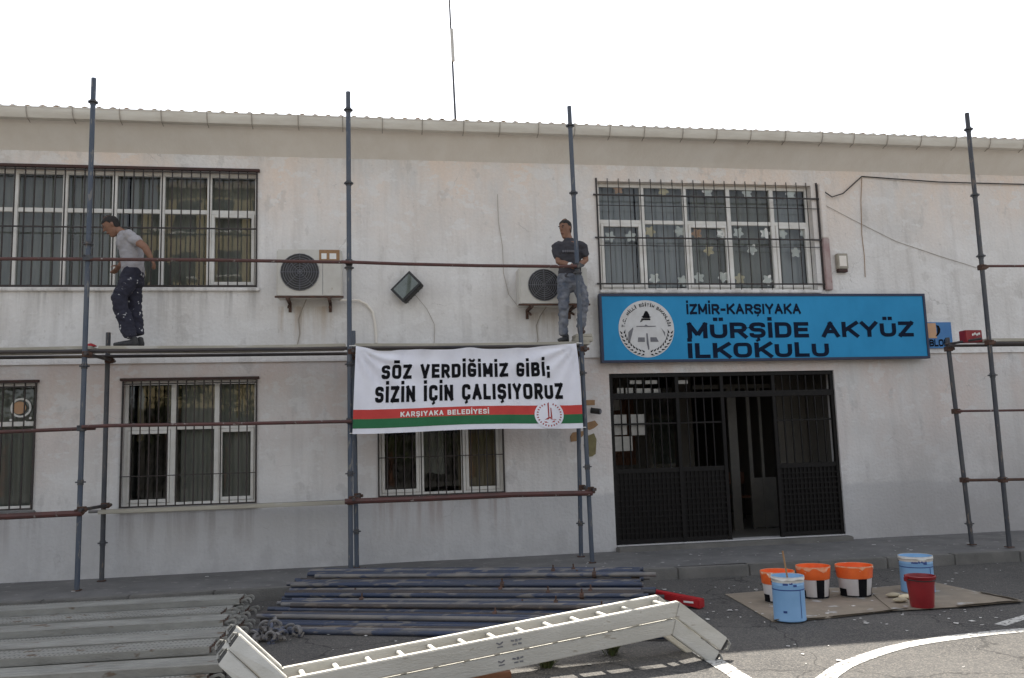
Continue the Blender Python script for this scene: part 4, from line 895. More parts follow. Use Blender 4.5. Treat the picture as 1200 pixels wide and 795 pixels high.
cloth_text('SİZİN İÇİN ÇALIŞIYORUZ', .09, .92, .47, .655, .235, M['ink_black'])
cloth_text('KARŞIYAKA BELEDİYESİ', .20, .585, .765, .822, .2, M['paper'], .007)
# round emblem on the banner
def cloth_flat(polys, cu, cv, ru, rv, off, name, parent_m):
    g = MB()
    for p2 in polys: g.add([cloth(cu+ru*x, cv-rv*z, off) for x, z in p2], [tuple(range(len(p2)))])
    return g.build(name, parent_m, bn, recalc=False)
ring = lambda r0, r1, n=40: [[(r*cos(a), r*sin(a)) for r, a in ((r0, 2*pi*k/n), (r1, 2*pi*k/n), (r1, 2*pi*(k+1)/n), (r0, 2*pi*(k+1)/n))] for k in range(n)]
EU, EV, RU, RV = .852, .838, .066, .160
cloth_flat(ring(0.001, .4)+ring(.4, .75)+ring(.75, 1), EU, EV, RU, RV, .009, 'emblem', M['cloth_white'])
cloth_flat([[(-.10, -.25), (-.10, .82), (-.02, .9), (.0, .85), (-.02, -.2)], [(.08, -.2), (.08, .5), (.14, .5), (.18, -.2)], [(-.42, -.5), (.38, -.42), (.3, -.54), (-.3, -.58)], [(-.35, -.36), (-.05, -.16), (.05, -.16), (.5, -.38), (.1, -.34), (0, -.24), (-.1, -.34)]], EU, EV, RU, RV, .012, 'emblem_figure', M['ink_red'])
tk = []
for k in range(26):
    a = pi*2*k/26
    if abs(sin(a)-1) < .04: continue
    w_ = .05; tk.append([(r*cos(a+d), r*sin(a+d)) for r, d in ((.74, -w_), (.86, -w_), (.86, w_), (.74, w_))])
cloth_flat(tk, EU, EV, RU, RV, .012, 'emblem_ring_lettering', M['ink_red'])
for (q, tgt) in ((bc[0], along(B0, B1, bc[0].z)), (bc[1], along(C0, C1, bc[1].z)), (bc[2], along(C0, C1, bc[2].z)), (bc[3], along(B0, B1, bc[3].z))):
    g = MB(); g.tube([q, tgt+Vector((0, -.03, 0)), tgt+Vector((.03, .03, .01))], .006, 5); g.build('tie_string', M['paper'], bn)
# right-hand scaffold -----------------------------------------------------------------------------
sr = empty('scaffold', (8.6, -1.2, PAVE), 'slanting grey pole scaffold standing against the plain wall right of the entrance', 'scaffold')
def up2(base, top, Yb, Yt, m, rings):
    b = gnd(*base, PAVE); t = at(*top, b.y+.08); return pole_part(sr, b, t, m, rings=rings), b, t
q1, G0, G1 = up2((1183, 642), (1133, 133), 0, 0, M['pole_dark'], (.15, .38, .655, .80, .96))
q2, H0, H1 = up2((1139, 639), (1110, 396), 0, 0, M['pole_dark'], (.1,))
q3 = pole_part(sr, (G0.x+2.5, G0.y, PAVE), (G1.x+2.5, G1.y, G1.z), M['pole_dark']); q4 = pole_part(sr, (H0.x+2.5, H0.y, PAVE), (H1.x+2.5, H1.y, H1.z), M['pole_dark'])
for q in (G0, H0):
    g = MB(); g.box((q.x-.045, q.y-.045, PAVE+.004), (q.x+.045, q.y+.045, PAVE+.016)); g.build('base_plate', M['rust'], sr)
gY, hY = G0.y-.04, H0.y-.04
rail(sr, [at(1147, 312, G1.y-.02), at(1200, 312, G1.y-.02), at(1330, 312, G1.y-.02)], 'rail_red', .018)
rail(sr, [at(1121, 482, hY+.05), at(1200, 481, hY), at(1330, 478, hY)], 'rail_red', .016)
rail(sr, [at(1130, 563, hY+.02), at(1200, 562, hY), at(1330, 560, hY)], 'rust', .02)
zb2 = at(1170, 397, G0.y).z
rail(sr, [at(1108, 404, H1.y), at(1150, 397, G0.y+.05)], 'pipe_dark', .018, 'transom')
rail(sr, [(H0.x-.1, H0.y-.05, zb2-.05), (H0.x+2.6, H0.y-.05, zb2-.05)], 'pipe_dark', .02); rail(sr, [(G1.x+.05, G0.y+.12, zb2-.05), (G0.x+2.6, G0.y+.12, zb2-.05)], 'pipe_dark', .02)
for (p0, p1, z) in ((G0, G1, zb2-.05), (H0, H1, zb2-.08), (G0, G1, at(1147, 312, gY).z), (H0, H1, at(1121, 482, hY).z), (H0, H1, at(1130, 563, hY).z), (G0, G1, at(1170, 563, gY).z)):
    coupler(sr, along(p0, p1, z))
bx = along(G0, G1, zb2).x
board(bx+.03, bx+2.6, G0.y+.10, G0.y+.34, zb2-.028, 'grey walkway board on the slanting scaffold right of the entrance', grp='boards of the slanting scaffold', sag=.004)
# red box on the board end
a = at(1131, 387, G0.y+.2); b = at(1152, 401, G0.y+.2)
rb = empty('red_box', ((a.x+b.x)/2, G0.y+.28, b.z), 'small red box with white mark at the slanting scaffold board end', 'box')
g = MB(); g.box((a.x, G0.y+.2, b.z), (b.x, G0.y+.34, a.z)); g.build('case', M['red_plastic'], rb, bevel=.008)
g = MB(); c = Vector(((a.x+b.x)/2+.03, G0.y+.196, (a.z+b.z)/2+.02))
for i in range(4): g.obox(c+Vector((-.05+.033*i, 0, .012*(i % 2))), (.012, 0, .006), (0, .002, 0), (-.004, 0, .014))
g.build('white_mark', M['paper'], rb)

# ================================================================== PILES ON THE GROUND
# heap of scaffold pipes
pl, pr = gnd(372, 665, .30), gnd(750, 664, .30)
d = (pr-pl); d.z = 0; LEN = d.length; d.normalize(); nrm = Vector((d.y, -d.x, 0))
if nrm.y > 0: nrm = -nrm
ORD = 'first second third fourth fifth sixth seventh eighth ninth tenth eleventh twelfth thirteenth fourteenth fifteenth sixteenth seventeenth eighteenth nineteenth twentieth'.split()
lab = {n_: c_+' steel pipe, %s layer of the heap, %s from the school wall' for n_, c_ in (('pipe_blue', 'dusty blue'), ('pipe_grey', 'dull grey'), ('pipe_dark', 'dark rusty'))}
pm_ = {}
for nm in lab:
    g = MB(); n = 6; g.pipe((-LEN/2, 0, 0), (LEN/2, 0, 0), .0242, .004, 10)
    me = g.build('scaffold_pipe', M[nm], smooth=True); me.location = (0, 0, 0); me.data.transform(Matrix.Translation((0, 0, -.0242))); pm_[nm] = me.data; bpy.data.objects.remove(me)
g = MB(); g.tube([(-.02, 0, 0), (.02, 0, 0)], .036, 8); cm = g.build('collar', M['rust']); cm.data.transform(Matrix.Translation(cm.location)); collar_me = cm.data; bpy.data.objects.remove(cm)
g = MB(); g.tube([(0, 0, .03), (0, 0, .075)], .009, 5); cm = g.build('pin', M['rust']); cm.data.transform(Matrix.Translation(cm.location)); pin_me = cm.data; bpy.data.objects.remove(cm)
mid0 = (pl+pr)/2; mid0.z = 0; yawp = math.atan2(d.y, d.x)
layers = [(.45, 2.25), (.40, 1.85), (.42, 1.50), (.0, 1.15), (.0, .80), (.0, .45)]
for k, (s0, s1) in enumerate(layers):
    n = int((s1-s0)/.098)
    for i in range(n+1):
        s = s0+(s1-s0)*i/n+random.uniform(-.02, .02); jx = random.uniform(-.16, .16)
        z = .026+.049*k
        c = mid0+nrm*s+d*(jx+.17*s)
        nm = random.choices(['pipe_blue', 'pipe_grey', 'pipe_dark'], [5, 3, 2])[0]
        o = bpy.data.objects.new('scaffold_pipe', pm_[nm]); COL.objects.link(o)
        o.location = (c.x, c.y, z+.0); o.rotation_euler = (0, random.uniform(-.004, .004), yawp+random.uniform(-.018, .018))
        tag(o, lab[nm] % (ORD[k], ORD[i]), 'pipe', 'steel pipes heaped on the ground')
        if random.random() < .3:
            for fx in random.sample((-.36, -.3, .12, .25, .33), 1):
                cc = bpy.data.objects.new('collar', collar_me); COL.objects.link(cc); cc.parent = o; cc.location.x = fx*LEN; cc.rotation_euler.x = random.uniform(-.5, .5)
                pp = bpy.data.objects.new('pin', pin_me); COL.objects.link(pp); pp.parent = cc
# timber bearers under the pipes' kerb ends
# red bar lying at the pipe ends
a, b = gnd(748, 690, .14), gnd(822, 697, .14)
dv = (b-a).normalized(); sv = Vector((dv.y, -dv.x, 0)).normalized()
rbar = empty('red_beam', ((a.x+b.x)/2, (a.y+b.y)/2, 0), 'red painted steel bar with white print at the right end of the pipes', 'bar')
g = MB(); g.add([a+sv*.04-Vector((0,0,.03)), a-sv*.04-Vector((0,0,.03)), a-sv*.04+Vector((0,0,.02)), a+sv*.04+Vector((0,0,.02)), b+sv*.06-Vector((0,0,.135)), b-sv*.06-Vector((0,0,.135)), b-sv*.06-Vector((0,0,.045)), b+sv*.06-Vector((0,0,.045))], [(0,1,2,3),(7,6,5,4),(0,3,7,4),(1,5,6,2),(3,2,6,7),(0,4,5,1)])
g.build('beam', M['red_paint'], rbar, bevel=.008)
f = sv if sv.y < 0 else -sv
p = a.lerp(b, .84)+f*.060-Vector((0, 0, .075)); g = MB(); g.obox(p, dv*.055, f*.002, (0, 0, .009)); g.build('white_print', M['paper'], rbar)

# steel scaffold planks, stacked at the left
def steel_plank_mat():
    m = M['steel'].copy(); m.name = 'plank_steel_perforated'; N = m.node_tree.nodes; L = m.node_tree.links; b = N['Principled BSDF']
    tc = N.new('ShaderNodeTexCoord'); mp = N.new('ShaderNodeMapping'); mp.inputs['Scale'].default_value = (28, 28, 28); L.new(tc.outputs['Object'], mp.inputs[0])
    fr = N.new('ShaderNodeVectorMath'); fr.operation = 'FRACTION'; L.new(mp.outputs[0], fr.inputs[0])
    sb = N.new('ShaderNodeVectorMath'); sb.operation = 'SUBTRACT'; sb.inputs[1].default_value = (.5, .5, .5); L.new(fr.outputs[0], sb.inputs[0])
    sx = N.new('ShaderNodeSeparateXYZ'); L.new(sb.outputs[0], sx.inputs[0]); cb = N.new('ShaderNodeCombineXYZ'); L.new(sx.outputs[0], cb.inputs[0]); L.new(sx.outputs[1], cb.inputs[1])
    ln = N.new('ShaderNodeVectorMath'); ln.operation = 'LENGTH'; L.new(cb.outputs[0], ln.inputs[0])
    lt = N.new('ShaderNodeMath'); lt.operation = 'LESS_THAN'; lt.inputs[1].default_value = .26; L.new(ln.outputs['Value'], lt.inputs[0])
    gn = N.new('ShaderNodeNewGeometry'); sn = N.new('ShaderNodeSeparateXYZ'); L.new(gn.outputs['True Normal'], sn.inputs[0]); an_ = N.new('ShaderNodeMath'); an_.operation = 'ABSOLUTE'; L.new(sn.outputs[2], an_.inputs[0])
    fl_ = N.new('ShaderNodeMath'); fl_.operation = 'GREATER_THAN'; fl_.inputs[1].default_value = .9; L.new(an_.outputs[0], fl_.inputs[0]); tp_ = N.new('ShaderNodeMath'); tp_.operation = 'MULTIPLY'; L.new(lt.outputs[0], tp_.inputs[0]); L.new(fl_.outputs[0], tp_.inputs[1]); lt = tp_
    src = b.inputs['Base Color'].links[0].from_socket; mx = N.new('ShaderNodeMixRGB'); L.new(lt.outputs[0], mx.inputs[0]); L.new(src, mx.inputs[1]); mx.inputs[2].default_value = (.03, .028, .025, 1); L.new(mx.outputs[0], b.inputs['Base Color'])
    return m
M['steel_holes'] = steel_plank_mat()
PLN = 4.0
def plank_proto(m, label):
    r = empty('steel_plank', (0, 0, 0), label, 'plank', 'steel planks stacked at the left'); BASE[r.name] = (0, 0, 0)
    g = MB(); w2, h = .15, .055; prof = [(-w2+.03, .0), (-w2, .0), (-w2, h), (-w2+.05, h), (-w2+.058, h-.012), (-w2+.085, h-.012), (-w2+.093, h), (-.03, h), (-.022, h-.012), (.022, h-.012), (.03, h), (w2-.093, h), (w2-.085, h-.012), (w2-.058, h-.012), (w2-.05, h), (w2, h), (w2, 0), (w2-.03, 0)]
    vs = [(x, y, z) for x in (-PLN, -PLN*.5, 0) for y, z in prof]; k = len(prof)
    g.add(vs, [(i*k+j, i*k+j+1, (i+1)*k+j+1, (i+1)*k+j) for i in range(2) for j in range(k-1)])
    b = g.build('deck', m, r, recalc=False); sm = b.modifiers.new('sheet', 'SOLIDIFY'); sm.thickness = .003
    g = MB(); g.box((-.012, -w2+.004, .006), (.004, w2-.004, h-.014)); g.build('end_plate', M['rust'], r)
    for y in (-.095, .095):
        g = MB(); pts = [(-.02, h-.03), (.05, h-.005), (.09, h+.0), (.115, h-.02), (.118, h-.05), (.10, h-.062), (.095, h-.03), (.075, h-.018), (.04, h-.03), (-.02, h-.055)]
        g.prism([(x, y-.014, z) for x, z in pts], (0, .028, 0)); g.build('hook', M['steel'], r, bevel=.003)
    return r
pa = plank_proto(M['steel'], 'plain grey ribbed steel plank in the stack beside the pipe heap'); pb = plank_proto(M['steel_holes'], 'perforated grey steel plank in the stack beside the pipe heap')
first = {0: True, 1: True}
spec = []
rowsY = [-1.98, -2.37, -2.76, -3.15, -3.54, -3.93, -4.32, -4.71, -5.10]
for i, y in enumerate(rowsY):
    nst = (2, 3, 2, 3, 3, 2, 3, 3, 2)[i]
    for k in range(nst):
        endx = -1.42+.03*i+random.uniform(-.12, .1)
        spec.append((endx, y+random.uniform(-.03, .03)+(.0 if k % 2 == 0 else .05), .003+.059*k+.002*i*0, random.uniform(-.02, .02)-.02, (i*2+k) % 5 in (1, 3), '%s grey steel plank, %s of stack %s from the school wall' % ('perforated' if (i*2+k) % 5 in (1, 3) else 'plain ribbed', 'top' if k == nst-1 else ('bottom' if k == 0 else 'middle'), ORD[i])))
for (ex, y, z, rz, hol, lb) in spec:
    src = pb if hol else pa; key = 1 if hol else 0
    o = src if first[key] else copy_tree(src); first[key] = False
    o.location = (ex, y, z); o.rotation_euler = (0, 0, rz); o['label'] = lb
# loose clamps heaped at the plank ends
g = MB(); n = 10
g.tube([(.03*cos(a*.55), .03*sin(a*.55), 0) for a in range(0, 10)], .011, 6); g.obox((.045, -.018, 0), (.018, 0, 0), (0, .01, 0), (0, 0, .016)); g.tube([(.05, -.04, 0), (.05, .015, 0)], .007, 6)
cmesh = g.build('pipe_clamp', M['pipe_grey'], smooth=True); cdat = cmesh.data; bpy.data.objects.remove(cmesh)
cc0 = gnd(318, 742, .05)
for i in range(26):
    a = random.uniform(0, 2*pi); q = random.random()**.6; o = bpy.data.objects.new('pipe_clamp', cdat); COL.objects.link(o)
    o.location = (cc0.x+.26*q*cos(a), cc0.y+.22*q*sin(a), .03+.15*max(0, 1-q)*random.random()); o.rotation_euler = (random.uniform(0, 3), random.uniform(0, 3), random.uniform(0, 6)); o.scale = (1.35,)*3
    tag(o, 'small grey pipe clamp heaped between the steel planks and pipes', 'clamp', 'loose pipe clamps heaped on the ground')

# folding ladder, bent into a zigzag -------------------------------------------------------------------
ld = empty('folding_ladder', (1, -5.9, 0), 'pale aluminium folding ladder set in a zigzag in front of the pipe heap', 'ladder')
PT = [at(800, 707, -5.62), None, None, None]
T2 = at(796, 705, -5.62)                        # near rail, top outer corner of the right knee
T1 = at(338, 796, -6.22)                        # top edge at the left knee
T3 = at(853, 748, -5.66)                        # right foot, upper corner
T0 = at(281, 744, -5.72)                        # free left end, upper corner
RD = .112; SL = .014                            # depth of one rail, slit between the folded pair
def rail_seg(a, b, off, dn_a, dn_b, wdir, th, name, m):
    """beam from a to b (top edge), hanging down RD; mitred ends via dn vectors"""
    g = MB(); P8 = []
    for p, dn in ((a, dn_a), (b, dn_b)):
        q0 = p+dn*off; q1 = p+dn*(off+RD); P8 += [q0, q0+wdir*th, q1+wdir*th, q1]
    g.add(P8, [(0,1,2,3), (7,6,5,4), (0,4,5,1), (1,5,6,2), (2,6,7,3), (3,7,4,0)])
    return g.build(name, m, ld, bevel=.006)
ax = (T2-T1); wid = Vector((-ax.y, ax.x, 0)).normalized()       # towards the far rail
if wid.y < 0: wid = -wid
def perp(dr): 
    q = dr.cross(wid).normalized(); return q if q.z < 0 else -q
d01, d12, d23 = (T1-T0).normalized(), (T2-T1).normalized(), (T3-T2).normalized()
n01, n12, n23 = perp(d01), perp(d12), perp(d23)
def mitre(n1, n2):
    m_ = (n1+n2).normalized(); return m_/max(.35, m_.dot(n1))
mA, mB = mitre(n01, n12), mitre(n12, n23)
LW = .31; TH = .05
for s in (0, LW):
    w_ = wid*s
    for lay in (0, 1):
        off = lay*(RD+SL)
        rail_seg(T0+w_, T1+w_, off, n01, mA, wid, TH+.045, 'rail', M['ladder']); rail_seg(T1+w_, T2+w_, off, mA, mB, wid, TH, 'rail', M['ladder']); rail_seg(T2+w_, T3+w_, off, mB, n23, wid, TH, 'rail', M['ladder'])
        for (p, dr, nn, tt) in ((T0+w_, -d01, n01, TH+.045), (T3+w_, d23, n23, TH)):
            c = p+nn*(off+RD/2)+wid*tt/2; g = MB(); g.obox(c+dr*.008, dr*.012, nn*(RD*.42), wid*tt*.42); g.build('end_cap', M['black'], ld, bevel=.005)
            g = MB(); g.tube([c+dr*.015-nn*RD*.4, c+dr*.05-nn*RD*.3, c+dr*.055+nn*RD*.1, c+dr*.02+nn*RD*.3], .011, 6); g.build('hook', M['steel'], ld)
nr = 13
for i in range(nr):
    t = (i+.5)/nr if i < nr-1 else (i+.75)/nr
    p = T1.lerp(T2, t)+n12*.045
    g = MB(); g.obox(p+wid*(LW+TH)/2, d12*.017, n12*.017, wid*(LW-TH)/2*1.0); g.build('rung', M['ladder'], ld, bevel=.005)
for (p, q, nn) in ((T0, T1, n01), (T2, T3, n23)):
    for t in (.22, .72):
        c = p.lerp(q, t)+nn*.05; g = MB(); dd = (q-p).normalized(); g.obox(c+wid*(LW+TH)/2, dd*.017, nn*.017, wid*(LW-TH)/2); g.build('rung', M['ladder'], ld, bevel=.005)
# small dark stencils on the rails
for lay in (0, 1):
    c0 = T1.lerp(T2, .515)+n12*(lay*(RD+SL)+RD*.5)-wid*.002
    for (x_, z_, a_, b_, tw) in ((-.075, .012, .014, .005, .5), (-.05, .012, .014, .005, -.5), (-.062, -.012, .022, .004, 0), (.035, .014, .012, .006, .2), (.065, .012, .010, .009, 0), (.095, .014, .012, .006, -.2), (.05, -.014, .016, .005, 0), (.09, -.014, .014, .006, .1)):
        e1 = d12*cos(tw)+n12*sin(tw); e2 = n12*cos(tw)-d12*sin(tw)
        g = MB(); g.obox(c0+d12*x_-n12*z_, e1*a_, wid*.0012, e2*b_); g.build('worn_print', M['ink_grey'], ld)
# wooden plank half under the ladder
a, b = gnd(455, 795, .04), gnd(597, 785, .04)
g = MB(); dd = (b-a).normalized(); sd2 = Vector((-dd.y, dd.x, 0)); g.obox((a+b)/2-dd*.3+Vector((0, 0, -.015)), dd*((b-a).length/2+.3), sd2*.10, (0, 0, .022))
tag(g.build('timber_plank', M['wood'], bevel=.005), 'reddish brown timber plank on the asphalt below the ladder', 'plank')

# cardboard with the paint pails -----------------------------------------------------------------------
def sheet(name, px, z, label, th=.006):
    pts = [gnd(x, y, z) for x, y in px]; g = MB(); out = []
    for i, p in enumerate(pts):
        q = pts[(i+1) % len(pts)]
        for t in range(5): out.append(p.lerp(q, t/5)+Vector((.012*noise.noise(p*9+Vector((t, 0, 0))), .012*noise.noise(p*7+Vector((0, t, 0))), 0)))
    g.prism([(p.x, p.y, z) for p in out], (0, 0, th)); o = tag(g.build(name, M['cardboard']), label, 'cardboard')
    for k in (1, 2):                                                # curled front edges
        p, q = pts[k % len(pts)], pts[(k+1) % len(pts)]; dd = (q-p).normalized(); nn = Vector((dd.y, -dd.x, 0)); nn = nn if nn.y < 0 else -nn; f = MB(); n = 10; vs = []
        for i in range(n+1):
            c = p.lerp(q, .04+.92*i/n); up_ = .014+.020*abs(noise.noise(c*2.3)); w_ = .04+.03*noise.noise(c*1.7)
            vs += [(c.x-nn.x*.03, c.y-nn.y*.03, z+th+.001), (c.x+nn.x*w_*.4, c.y+nn.y*w_*.4, z+th+up_*.5), (c.x+nn.x*w_, c.y+nn.y*w_, z+th+up_)]
        f.add(vs, [(3*i+j, 3*i+3+j, 3*i+4+j, 3*i+1+j) for i in range(n) for j in (0, 1)]); fo = f.build('curled_edge', M['cardboard'], o, smooth=True, auto=False); sm = fo.modifiers.new('t', 'SOLIDIFY'); sm.thickness = .004
    return o
sheet('cardboard_sheet', [(850, 697), (905, 729), (970, 725), (1064, 714), (1010, 689), (930, 690)], .004, 'flattened cardboard sheet with white paint spots under the orange rimmed buckets')
sheet('cardboard_sheet', [(1046, 716), (1120, 712), (1198, 705), (1150, 695), (1095, 683), (1015, 690)], .0125, 'flattened cardboard sheet under the red bucket')
def pail(px, py, wpx, hpx, label, kind):
    b = gnd(px, py, .02); s = (b-CAM).dot(_fw)/FPX; R = wpx*s/2; Hh = hpx*s
    r = empty('paint_bucket', (b.x, b.y, .012 if px < 1040 else .0195), label, 'bucket'); z = r.location.z
    c = (b.x, b.y, z)
    if kind == 'tin':
        g = MB(); g.lathe([(0, 0), (R*.97, 0), (R, .006), (R, .012), (R*.985, .02), (R*.985, Hh*.80), (R, Hh*.815), (R*.985, Hh*.83), (R*.985, Hh-.014), (R*1.02, Hh-.006), (R*1.01, Hh), (R*.96, Hh), (R*.95, Hh-.05)], c, 30); bd = g.build('body', M['tin_blue'], r, smooth=True)
        g = MB(); g.lathe([(R*.992, Hh*.70), (R*.996, Hh*.70), (R*.996, Hh*.725), (R*.992, Hh*.725)], c, 30); g.build('printed_band', M['ink_blue'], r, smooth=True)
        for (a, z0_, z1_, w__) in ((-1.25, .08, .70, .025), (-2.2, .82, .87, .16), (-1.85, .84, .89, .1), (-2.3, .2, .25, .12), (-1.6, .79, .84, .12)):
            g = MB(); g.add([(b.x+R*.998*cos(a+t), b.y+R*.998*sin(a+t), z+Hh*q) for q in (z0_, z1_) for t in (-w__, 0, w__)], [(0,1,4,3), (1,2,5,4)]); g.build('printed_mark', M['ink_blue'], r, recalc=False)
        g = MB(); g.lathe([(R*.955, Hh-.045), (R*.6, Hh-.05), (.0, Hh-.052)], c, 30); g.build('paint', M['paint_white'], r)
        g = MB(); n = 30; pts = []
        for i in range(n): 
            a = 2*pi*i/n; dr = .02+.035*max(0, noise.noise(Vector((cos(a)*2.2, sin(a)*2.2, px))))
            for rr, zz in ((R*1.0, Hh-.05), (R*1.028, Hh+.004), (R*1.03, Hh-dr)): pts.append((b.x+rr*cos(a), b.y+rr*sin(a), z+zz))
        g.add(pts, [(3*i+j, 3*((i+1) % n)+j, 3*((i+1) % n)+j+1, 3*i+j+1) for i in range(n) for j in (0, 1)]); g.build('paint_runs', M['paint_white'], r, smooth=True, auto=False)
        g = MB(); g.tube([(b.x+R*1.02*cos(a), b.y+R*1.02*sin(a), z+Hh*.86-.0*sin(a)) for a in [rad(t) for t in range(20, 165, 12)]], .004, 5); g.build('handle', M['grille'], r)
    elif kind == 'orange':
        g = MB(); g.lathe([(0, 0), (R*.80, 0), (R*.82, .01), (R*.93, Hh*.62), (R*.93, Hh*.64)], c, 30); g.build('body', M['bucket_white'], r, smooth=True)
        g = MB(); g.lathe([(R*.935, Hh*.60), (R*.97, Hh*.62), (R, Hh*.80), (R*1.03, Hh*.95), (R*1.03, Hh), (R*.97, Hh), (R*.94, Hh*.8), (0, Hh*.78)], c, 30); g.build('rim', M['orange'], r, smooth=True)
        for a0, a1, zt_ in ((-1.9, -1.35, .6), (-.75, -.1, .27), (2.9, 3.6, .27)):
            n = 6; g = MB(); rt = R*.832+(R*.945-R*.832)*(zt_-.03)/.57
            g.add([(b.x+rr*cos(a0+(a1-a0)*t/n), b.y+rr*sin(a0+(a1-a0)*t/n), z+zz) for (rr, zz) in ((R*.832, Hh*.03), (rt, Hh*zt_)) for t in range(n+1)], [(i, i+1, n+2+i, n+1+i) for i in range(n)])
            g.build('dark_print', M['ink_black'], r, recalc=False)
        g = MB(); n = 30; pts = []
        for i in range(n):
            a = 2*pi*i/n; dr = .012+.085*max(0, noise.noise(Vector((cos(a)*2.6, sin(a)*2.6, px*.37))))
            for rr, zz in ((R*.965, Hh-.02), (R*1.036, Hh+.003), (R*1.036, Hh-dr)): pts.append((b.x+rr*cos(a), b.y+rr*sin(a), z+zz))
        g.add(pts, [(3*i+j, 3*((i+1) % n)+j, 3*((i+1) % n)+j+1, 3*i+j+1) for i in range(n) for j in (0, 1)]); g.build('paint_runs', M['orange_dry'], r, smooth=True, auto=False)
        g = MB(); g.lathe([(R*.825, .005), (R*.835, .005), (R*.845, Hh*.06), (R*.835, Hh*.06)], c, 30); g.build('base_band', M['ink_black'], r)
        g = MB(); g.tube([(b.x+R*1.05*cos(a), b.y+R*1.05*sin(a), z+Hh*.78) for a in [rad(t) for t in range(15, 170, 14)]], .004, 5); g.build('handle', M['grille'], r)
    else:
        g = MB(); g.lathe([(0, 0), (R*.76, 0), (R*.78, .012), (R*.95, Hh-.03), (R*1.02, Hh-.022), (R*1.05, Hh-.004), (R*.98, Hh), (R*.92, Hh-.03), (R*.74, .02), (0, .02)], c, 30); g.build('body', M['red_plastic'], r, smooth=True)
        for s_ in (-1, 1):
            g = MB(); g.obox((b.x+s_*R*1.06, b.y, z+Hh-.03), (.02, 0, 0), (0, .02, 0), (0, 0, .022)); g.build('handle_lug', M['red_plastic'], r, bevel=.005)
        g = MB(); g.tube([(b.x+R*1.07*cos(a), b.y+R*1.0*sin(a)*-1, z+Hh-.03-.012*sin(a)) for a in [rad(t) for t in range(0, 181, 15)]], .005, 5); g.build('handle', M['black'], r)
    return r
t1 = pail(926, 725, 37, 50, 'light blue paint tin with paint-splashed rim on the front cardboard corner', 'tin')
b0 = gnd(923, 690, .2)
g = MB(); p = Vector((t1.location.x+.02, t1.location.y+.02, .30)); g.tube([p, p+Vector((-.03, .02, .33))], .009, 6); 
tag(g.build('stirring_stick', M['tape']), 'thin wooden stick standing in the front light blue paint tin', 'stick')
pail(913, 704, 38, 35, 'orange rimmed white bucket half hidden behind the front blue tin', 'orange')
pail(955, 699, 38, 36, 'orange rimmed white bucket with a paint spot just right of the front blue tin', 'orange')
pail(1003, 697, 41, 35, 'orange rimmed white bucket with black print standing alone mid cardboard', 'orange')
t2 = pail(1076, 693, 37, 41, 'light blue paint tin with white rim standing behind the red bucket', 'tin')
q = t2.location; s_ = (Vector(q)-CAM).dot(_fw)/FPX
pts, fs = block_text('ZIG', -.085, .075, 0, .055, .24)
R2 = 37*s_/2; g = MB(); cam_a = math.atan2(CAM.y-q.y, CAM.x-q.x)
g.add([(q.x+R2*1.0*cos(cam_a+(x_+.04)/R2), q.y+R2*1.0*sin(cam_a+(x_+.04)/R2), q.z+.31+z_) for x_, z_, l_ in pts], fs); g.build('lettering', M['ink_blue'], t2, recalc=False)
pail(1081, 711, 33, 36, 'dark red plastic bucket on the cardboard in front of a blue tin', 'red')
# dried plaster lumps / crumpled wrap by the red bucket
for i, (px, py, m_) in enumerate(((1047, 700, 'glove'), (1055, 706, 'glove'), (1062, 702, 'paper_cream'))):
    p = gnd(px, py, .02); g = MB(); n = 7; vs = []
    for j in range(5):
        for k in range(n):
            a = 2*pi*k/n; rr = .055*sin(pi*(j+.6)/5.4)*(1+.5*noise.noise(Vector((k, j, i*5)))); vs.append((p.x+rr*1.5*cos(a), p.y+rr*sin(a), .02+.011*j*(1+.4*noise.noise(Vector((k*2, j, i))))))
    g.add(vs, [(j*n+k, j*n+(k+1) % n, (j+1)*n+(k+1) % n, (j+1)*n+k) for j in range(4) for k in range(n)]+[tuple(range(n))[::-1], tuple(4*n+k for k in range(n))])
    tag(g.build('crumpled_wrap', M[m_]), ['dirty cream crumpled wrap on the cardboard left of the red bucket', 'dirty cream crumpled wrap touching the red bucket foot', 'yellowish crumpled paper between red bucket and cardboard seam'][i], 'litter')
# flakes of paint and plaster
g = MB(); rng = random.Random(3)
for i in range(420):
    if i < 260: px, py = rng.uniform(650, 1190), rng.uniform(640, 735)
    else: px, py = rng.uniform(20, 1180), rng.uniform(636, 792)
    p = gnd(px, py, 0)
    if p.y > -.15: continue
    z = .008 if p.y < kerb_y(max(-11, min(15, p.x)))-.02 else PAVE+.026
    s = rng.choice((.006, .009, .013, .02)) if i % 9 else .032; a = rng.uniform(0, 6)
    g.add([(p.x+s*cos(a+t)*rng.uniform(.6, 1.2), p.y+s*sin(a+t)*rng.uniform(.6, 1.2), z+rng.uniform(0, .004)) for t in (0, 1.4, 3, 4.5)], [(0,1,2,3)])
tag(struct(g.build('paint_flakes', M['paint_white'], recalc=False), 'stuff'), 'white paint and plaster flakes scattered over asphalt and pavement', 'litter')
# small red rag left on the walkway
p = at(106, 401, -.85); g = MB(); vs = []
for j in range(4):
    for k in range(9):
        a = 2*pi*k/9; rr = (.06, .055, .035, .008)[j]*(1+.35*noise.noise(Vector((k*1.3, j, 2)))); vs.append((p.x+rr*1.3*cos(a), -.85+rr*sin(a), zb+.05+.014*j))
g.add(vs, [(j*9+k, j*9+(k+1) % 9, (j+1)*9+(k+1) % 9, (j+1)*9+k) for j in range(3) for k in range(9)]+[tuple(range(9))[::-1], tuple(27+k for k in range(9))])
tag(g.build('red_rag', M['red_paint'], smooth=True, auto=False), 'crumpled red rag lying on the walkway board by the left pole', 'rag')
